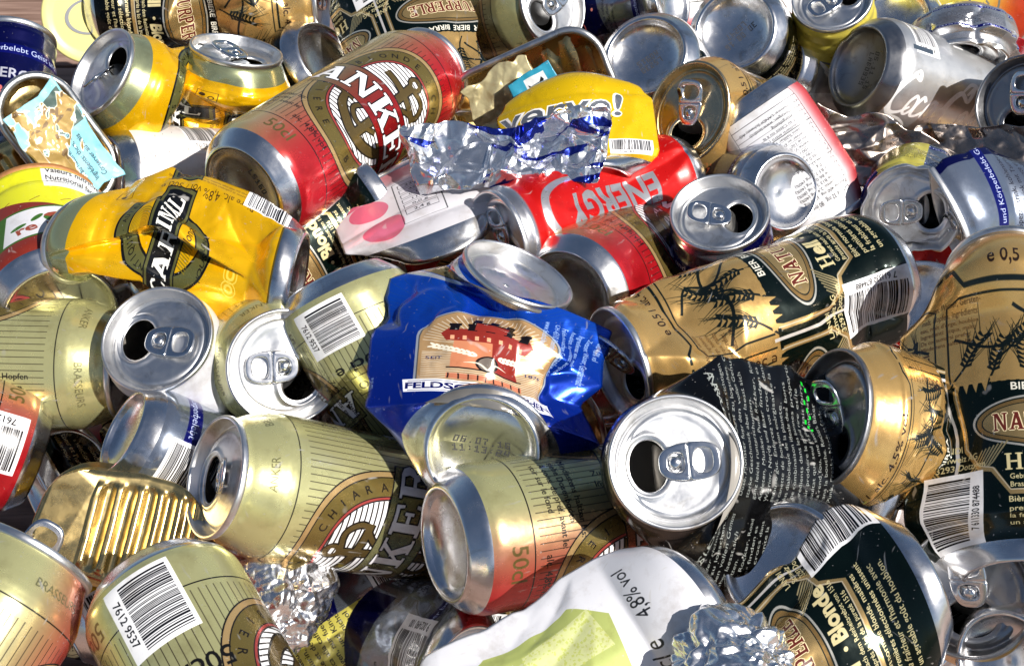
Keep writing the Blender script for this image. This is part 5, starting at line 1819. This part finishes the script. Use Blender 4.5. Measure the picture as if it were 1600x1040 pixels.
# ------------------------------------------------------------------ tins, foil, scraps
fish_tin('fish_tin', 'open oblong fish tin with a grey rim behind the foil wrapper', 832, 150, 0.078, -6, -10, 25, 47, 27, 20, 'brass', 'tin', 7, 2)
fish_tin('fish_tin', 'open fish tin with a torn pale blue paper label at the left', 96, 218, 0.085, 14, -4, 112, 38, 20, 9, 'brass', 'tin', 5, 5)
fish_tin('fish_tin', 'brass coloured fish tin turned over at the left edge', 30, 290, 0.062, -14, -8, 12, 36, 24, 22, 'brass', 'brass', 6, 8, bottom_up=True)
fish_tin('fish_tin', 'gold fish tin with a ribbed bottom turned up above the barcode can', 186, 828, 0.072, -6, 4, -34, 35, 24, 22, 'brass', 'brass', 8, 9, crush=4.0, bottom_up=True)
def foil_print():
    m, nd, lk, bs = nmat('printed_foil')
    tc = nd.new('ShaderNodeTexCoord')
    n = nd.new('ShaderNodeTexNoise')
    n.inputs['Scale'].default_value = 3.2
    n.inputs['Detail'].default_value = 3
    n.inputs['Distortion'].default_value = 1.2
    lk.new(tc.outputs['UV'], n.inputs['Vector'])
    cr = nd.new('ShaderNodeValToRGB')
    cr.color_ramp.interpolation = 'CONSTANT'
    cr.color_ramp.elements[0].color = (0.84, 0.85, 0.88, 1)
    cr.color_ramp.elements[1].position = 0.555
    cr.color_ramp.elements[1].color = (0.03, 0.05, 0.36, 1)
    lk.new(n.outputs['Fac'], cr.inputs[0])
    lk.new(cr.outputs[0], bs.inputs['Base Color'])
    bs.inputs['Metallic'].default_value = 0.95
    add_wear(nd, lk, bs, 0.16, 0.14, 0.4, 250)
    return m
crumpled_sheet('foil_wrapper', 'crumpled silver and blue foil wrapper in front of the yellow can', 'foil', 797, 244, 0.112, -6, 6, 2, 98, 34, foil_print(), 6.5, 18, 7, n=190, edge=0.1, amps=[6.0, 5.5, 2.6, 0.7])
can('energy_can', 'crushed yellow can with big grey italic lettering behind the foil', 'std', 'verve', ('base', 912, 292, 0.090), (892, 128), L=62, which='far', u0=E,
    ops=[('flat', 12, 66, 10, 1, 0.9, 42, 12, 1.7, 0), ('crumple', 3.2, 34, 29, 5, 62), ('tiltlid', -60, 0, 14)])
foil_ball('foil_ball', 'crumpled ball of bright aluminium foil at the bottom edge', 1160, 1042, 0.115, 24, 21, 18, M['foil'], 3, 0.14)
foil_ball('foil_ball', 'crumpled dark grey foil lump left of the shaded energy can', 418, 935, 0.035, 28, 31, 24, M['foil'], 8, 0.12)
crumpled_sheet('metal_scrap', 'brown crumpled sheet of burnt metal below the cola can', 'metal scrap', 1395, 262, 0.080, 4, -4, -8, 76, 36, metal_mat('burnt_metal', (0.38, 0.32, 0.28), 0.2, 0.25, 0.4), 7, 26, 4, n=130, edge=0.2)
crumpled_sheet('metal_scrap', 'shiny brown folded sheet of burnt metal beside the dull grey lid', 'metal scrap', 1520, 248, 0.085, -10, -4, 14, 56, 32, M['burnt'] if 'burnt' in M else bpy.data.materials['burnt_metal'], 7, 26, 14, n=110, edge=0.18)

# round plastic lid at the top left
def round_lid(name, label, px, py, z, tx, ty, R, mat, mark):
    c, n, r, u = facing(px, py, z, tx, ty)
    root = bpy.data.objects.new(name, None)
    root.empty_display_size = 0.01
    COL.objects.link(root)
    root.matrix_world = frame_from(c, n, r)
    tag(root, label, 'plastic lid')
    prof = profile_pts([(0.05, 0), (R * 0.8, 0), (R * 0.84, 1.2), (R * 0.96, 1.6), (R, 1.0), (R, -4), (R - 0.8, -4), (R - 0.9, -0.6)], 2.0)
    me = mesh_from('disc', revolve(prof)[:, :] * 0.001, grid_faces(len(prof), NPH, True)[:, ::-1])
    link('disc', me, mat, root)
    t = np.linspace(0.3, 5.6, 60)
    rr = R * 0.52
    a = np.column_stack([rr * np.cos(t), 0.72 * rr * np.sin(t), np.full(60, 0.35)])
    b = np.column_stack([(rr - 2.4 * np.sin(t / 2)) * np.cos(t), 0.72 * (rr - 2.4 * np.sin(t / 2)) * np.sin(t), np.full(60, 0.35)])
    me = mesh_from('printed_swoosh', np.concatenate([a, b]) * 0.001, grid_faces(2, 60, False))
    link('printed_swoosh', me, mark, root)
round_lid('plastic_lid', 'pale yellow round lid with a grey swoosh at the top left', 140, 26, 0.055, -8, 0, 30, plain_mat('pale_yellow_plastic', (0.72, 0.66, 0.26), 0.35), plain_mat('grey_print', (0.25, 0.26, 0.28), 0.4))

# paper remains and scraps
def paper_mat(name, base, torn, torn_at=0.52, scale=5.0):
    m, nd, lk, bs = nmat(name)
    tc = nd.new('ShaderNodeTexCoord')
    n = nd.new('ShaderNodeTexNoise')
    n.inputs['Scale'].default_value = scale
    n.inputs['Detail'].default_value = 5
    n.inputs['Distortion'].default_value = 0.7
    lk.new(tc.outputs['UV'], n.inputs['Vector'])
    cr = nd.new('ShaderNodeValToRGB')
    e = cr.color_ramp.elements
    e[0].position = torn_at - 0.02
    e[0].color = (*base, 1)
    e[1].position = torn_at + 0.03
    e[1].color = (*torn, 1)
    k = e.new(torn_at)
    k.color = (0.75, 0.72, 0.66, 1)
    lk.new(n.outputs['Fac'], cr.inputs[0])
    lk.new(cr.outputs[0], bs.inputs['Base Color'])
    bs.inputs['Roughness'].default_value = 0.55
    return m
def torn_print():
    lb = Label(64, 32, (0.50, 0.74, 0.80), 0.0)
    K = (0.08, 0.16, 0.20)
    lb.rect(32, 24, 62, 6, (0.62, 0.80, 0.74))
    lb.rect(48, 8, 22, 14, (0.20, 0.30, 0.28))
    lb.para(['Non egoutte / poids net', 'Thunfisch in Wasser', 'Thon au naturel, sel', 'Ingrédients: thon, eau', 'Conserver au frais'], 5, 25, 2.6, K, 0, 0, 1.8, bold=0.01)
    X, Y = np.meshgrid(lb.uu, lb.vv)
    P = np.column_stack([X.ravel(), Y.ravel(), 0 * X.ravel()])
    h = fold_noise(P, 12, [26, 11, 5, 2], [0.5, 0.4, 0.28, 0.2]).reshape(lb.h, lb.w)
    g = fold_noise(P, 19, [7, 3], [0.5, 0.4]).reshape(lb.h, lb.w)
    lb.blend(sstep(h, 0.10, 0.14).astype(np.float32), (0.88, 0.86, 0.80), 0.0)
    lb.blend(sstep(h, 0.20, 0.26).astype(np.float32), (0.52, 0.42, 0.18), 0.3)
    lb.blend((sstep(h, 0.26, 0.3) * sstep(g, 0.3, 0.36)).astype(np.float32), (0.34, 0.25, 0.10), 0.3)
    return print_mat('torn_label', lb, 0.45, 0.05)
crumpled_sheet('torn_label', 'torn pale blue and brown paper label inside the tin at the left', 'paper label', 100, 226, 0.100, 14, -4, 112, 64, 32, torn_print(), 2.0, 22, 3, edge=0.12)
crumpled_sheet('foil_liner', 'pale gold crumpled liner inside the open oblong fish tin', 'liner', 800, 168, 0.088, -6, -6, 28, 46, 40, metal_mat('pale_gold_liner', (0.62, 0.54, 0.30), 0.3, 0.2, 0.3, 0.5), 3.5, 18, 13, edge=0.12)
def sticker():
    lb = Label(30, 20, (0.16, 0.55, 0.66), 0.0)
    lb.rect(17, 10, 14, 14, (0.85, 0.86, 0.86), 0, 0)
    K = (0.03, 0.03, 0.03)
    lb.poly([(12, 9), (20, 9.5), (22, 12.5), (21, 14.5), (19, 12), (13, 12), (11.5, 13.5)], K)
    for x in (12.6, 14.2, 18.4, 19.8):
        lb.rect(x, 7, 1.0, 5, K, 0, 4)
    return print_mat('dog_sticker', lb, 0.4, 0.1)
crumpled_sheet('sticker', 'small turquoise sticker with a black dog on a white square', 'sticker', 838, 138, 0.105, -6, -6, 30, 27, 18, sticker(), 1.2, 16, 23, edge=0.04, n=40)
crumpled_sheet('can_scrap', 'white crushed can wall with small print right of the squashed base', 'can scrap', 1545, 78, 0.052, 6, -22, -7, 56, 24, PRINTS['white_text'][0], 3.0, 26, 33, edge=0.05)

# lower-layer filler cans for the gaps; shade put into their mostly dark prints
LOW = (
    ('anchor_green', 'big', (330, 600, 0.010), (470, 560, -0.01), 'dim striped can in the dark gap beside the white lid'),
    ('green_gold', 'big', (560, 690, -0.02), (660, 560, -0.03), 'dim green can deep under the bent striped can'),
    ('red', 'big', (560, 430, 0.0), (700, 330, -0.03), 'dim red can deep in the gap left of the blue can'),
    ('anchor_red', 'big', (960, 610, 0.0), (900, 480, -0.03), 'dim red can in the gap right of the blue can'),
    ('dark_gold', 'big', (1230, 690, -0.01), (1330, 560, -0.03), 'dim dark can under the gold open lid'),
    ('red', 'std', (1450, 790, 0.0), (1370, 740, -0.01), 'dim red can below the gold open lid'),
    ('dark_gold', 'big', (60, 780, -0.02), (240, 700, -0.03), 'dim dark can under the ribbed gold tin'),
    ('yellow', 'big', (90, 960, 0.0), (220, 890, 0.0), 'dim yellow can between the two pale cans at the lower left'),
    ('dark_gold', 'big', (560, 860, -0.01), (720, 760, -0.02), 'dim dark can in the gap left of the text printed can'),
    ('red', 'big', (860, 930, 0.0), (1010, 800, -0.01), 'dim dark red can under the black can'),
    ('dark_gold', 'big', (1260, 260, 0.0), (1420, 330, -0.02), 'dim dark can behind the boxy white can'),
    ('green_gold', 'big', (620, 260, 0.0), (780, 330, -0.02), 'dim green can under the flattened spotted can'),
    ('dark_gold', 'big', (760, 90, -0.02), (920, 40, -0.03), 'dim dark can behind the oblong tin'),
    ('dark_gold', 'big', (20, 440, -0.02), (180, 430, -0.02), 'dim dark can below the rusty rimmed tin'),
    ('gold', 'big', (1080, 560, -0.02), (1210, 500, -0.03), 'dim gold can under the large barcode can'),
    ('dark_gold', 'big', (1500, 1060, -0.01), (1380, 950, -0.02), 'dim dark can at the bottom right corner gap'),
    ('dark_gold', 'big', (640, 1010, -0.03), (860, 1060, -0.03), 'dim dark can below the shaded energy cans'),
    ('dark_gold', 'big', (300, 180, -0.03), (480, 230, -0.03), 'dim dark can under the yellow cans at the top left'),
    ('white_text', 'big', (960, 30, -0.02), (1100, 20, -0.03), 'dim white can behind the silver bases at the top'),
    ('dark_gold', 'big', (1560, 250, -0.02), (1420, 180, -0.03), 'dim dark can under the burnt scraps'),
    ('red', 'big', (1560, 330, -0.03), (1400, 440, -0.03), 'dim red can under the torn silver can'),
    ('dark_gold', 'big', (60, 880, -0.04), (230, 960, -0.04), 'dim dark can at the very bottom of the lower left'),
)
for i, (pr, kd, a, b, lab) in enumerate(LOW):
    can('drink_can', lab, kd, pr, ('base', *a), b, L=KINDS[kd][1] * 0.92, u0=E + 37 * i, ops=[('crumple', 5, 34, 100 + i, 10, 140), ('squash', 20, 130, 30, 30, 1.1, 0.8, 0)])
bpy.data.objects.remove(_font_obj)
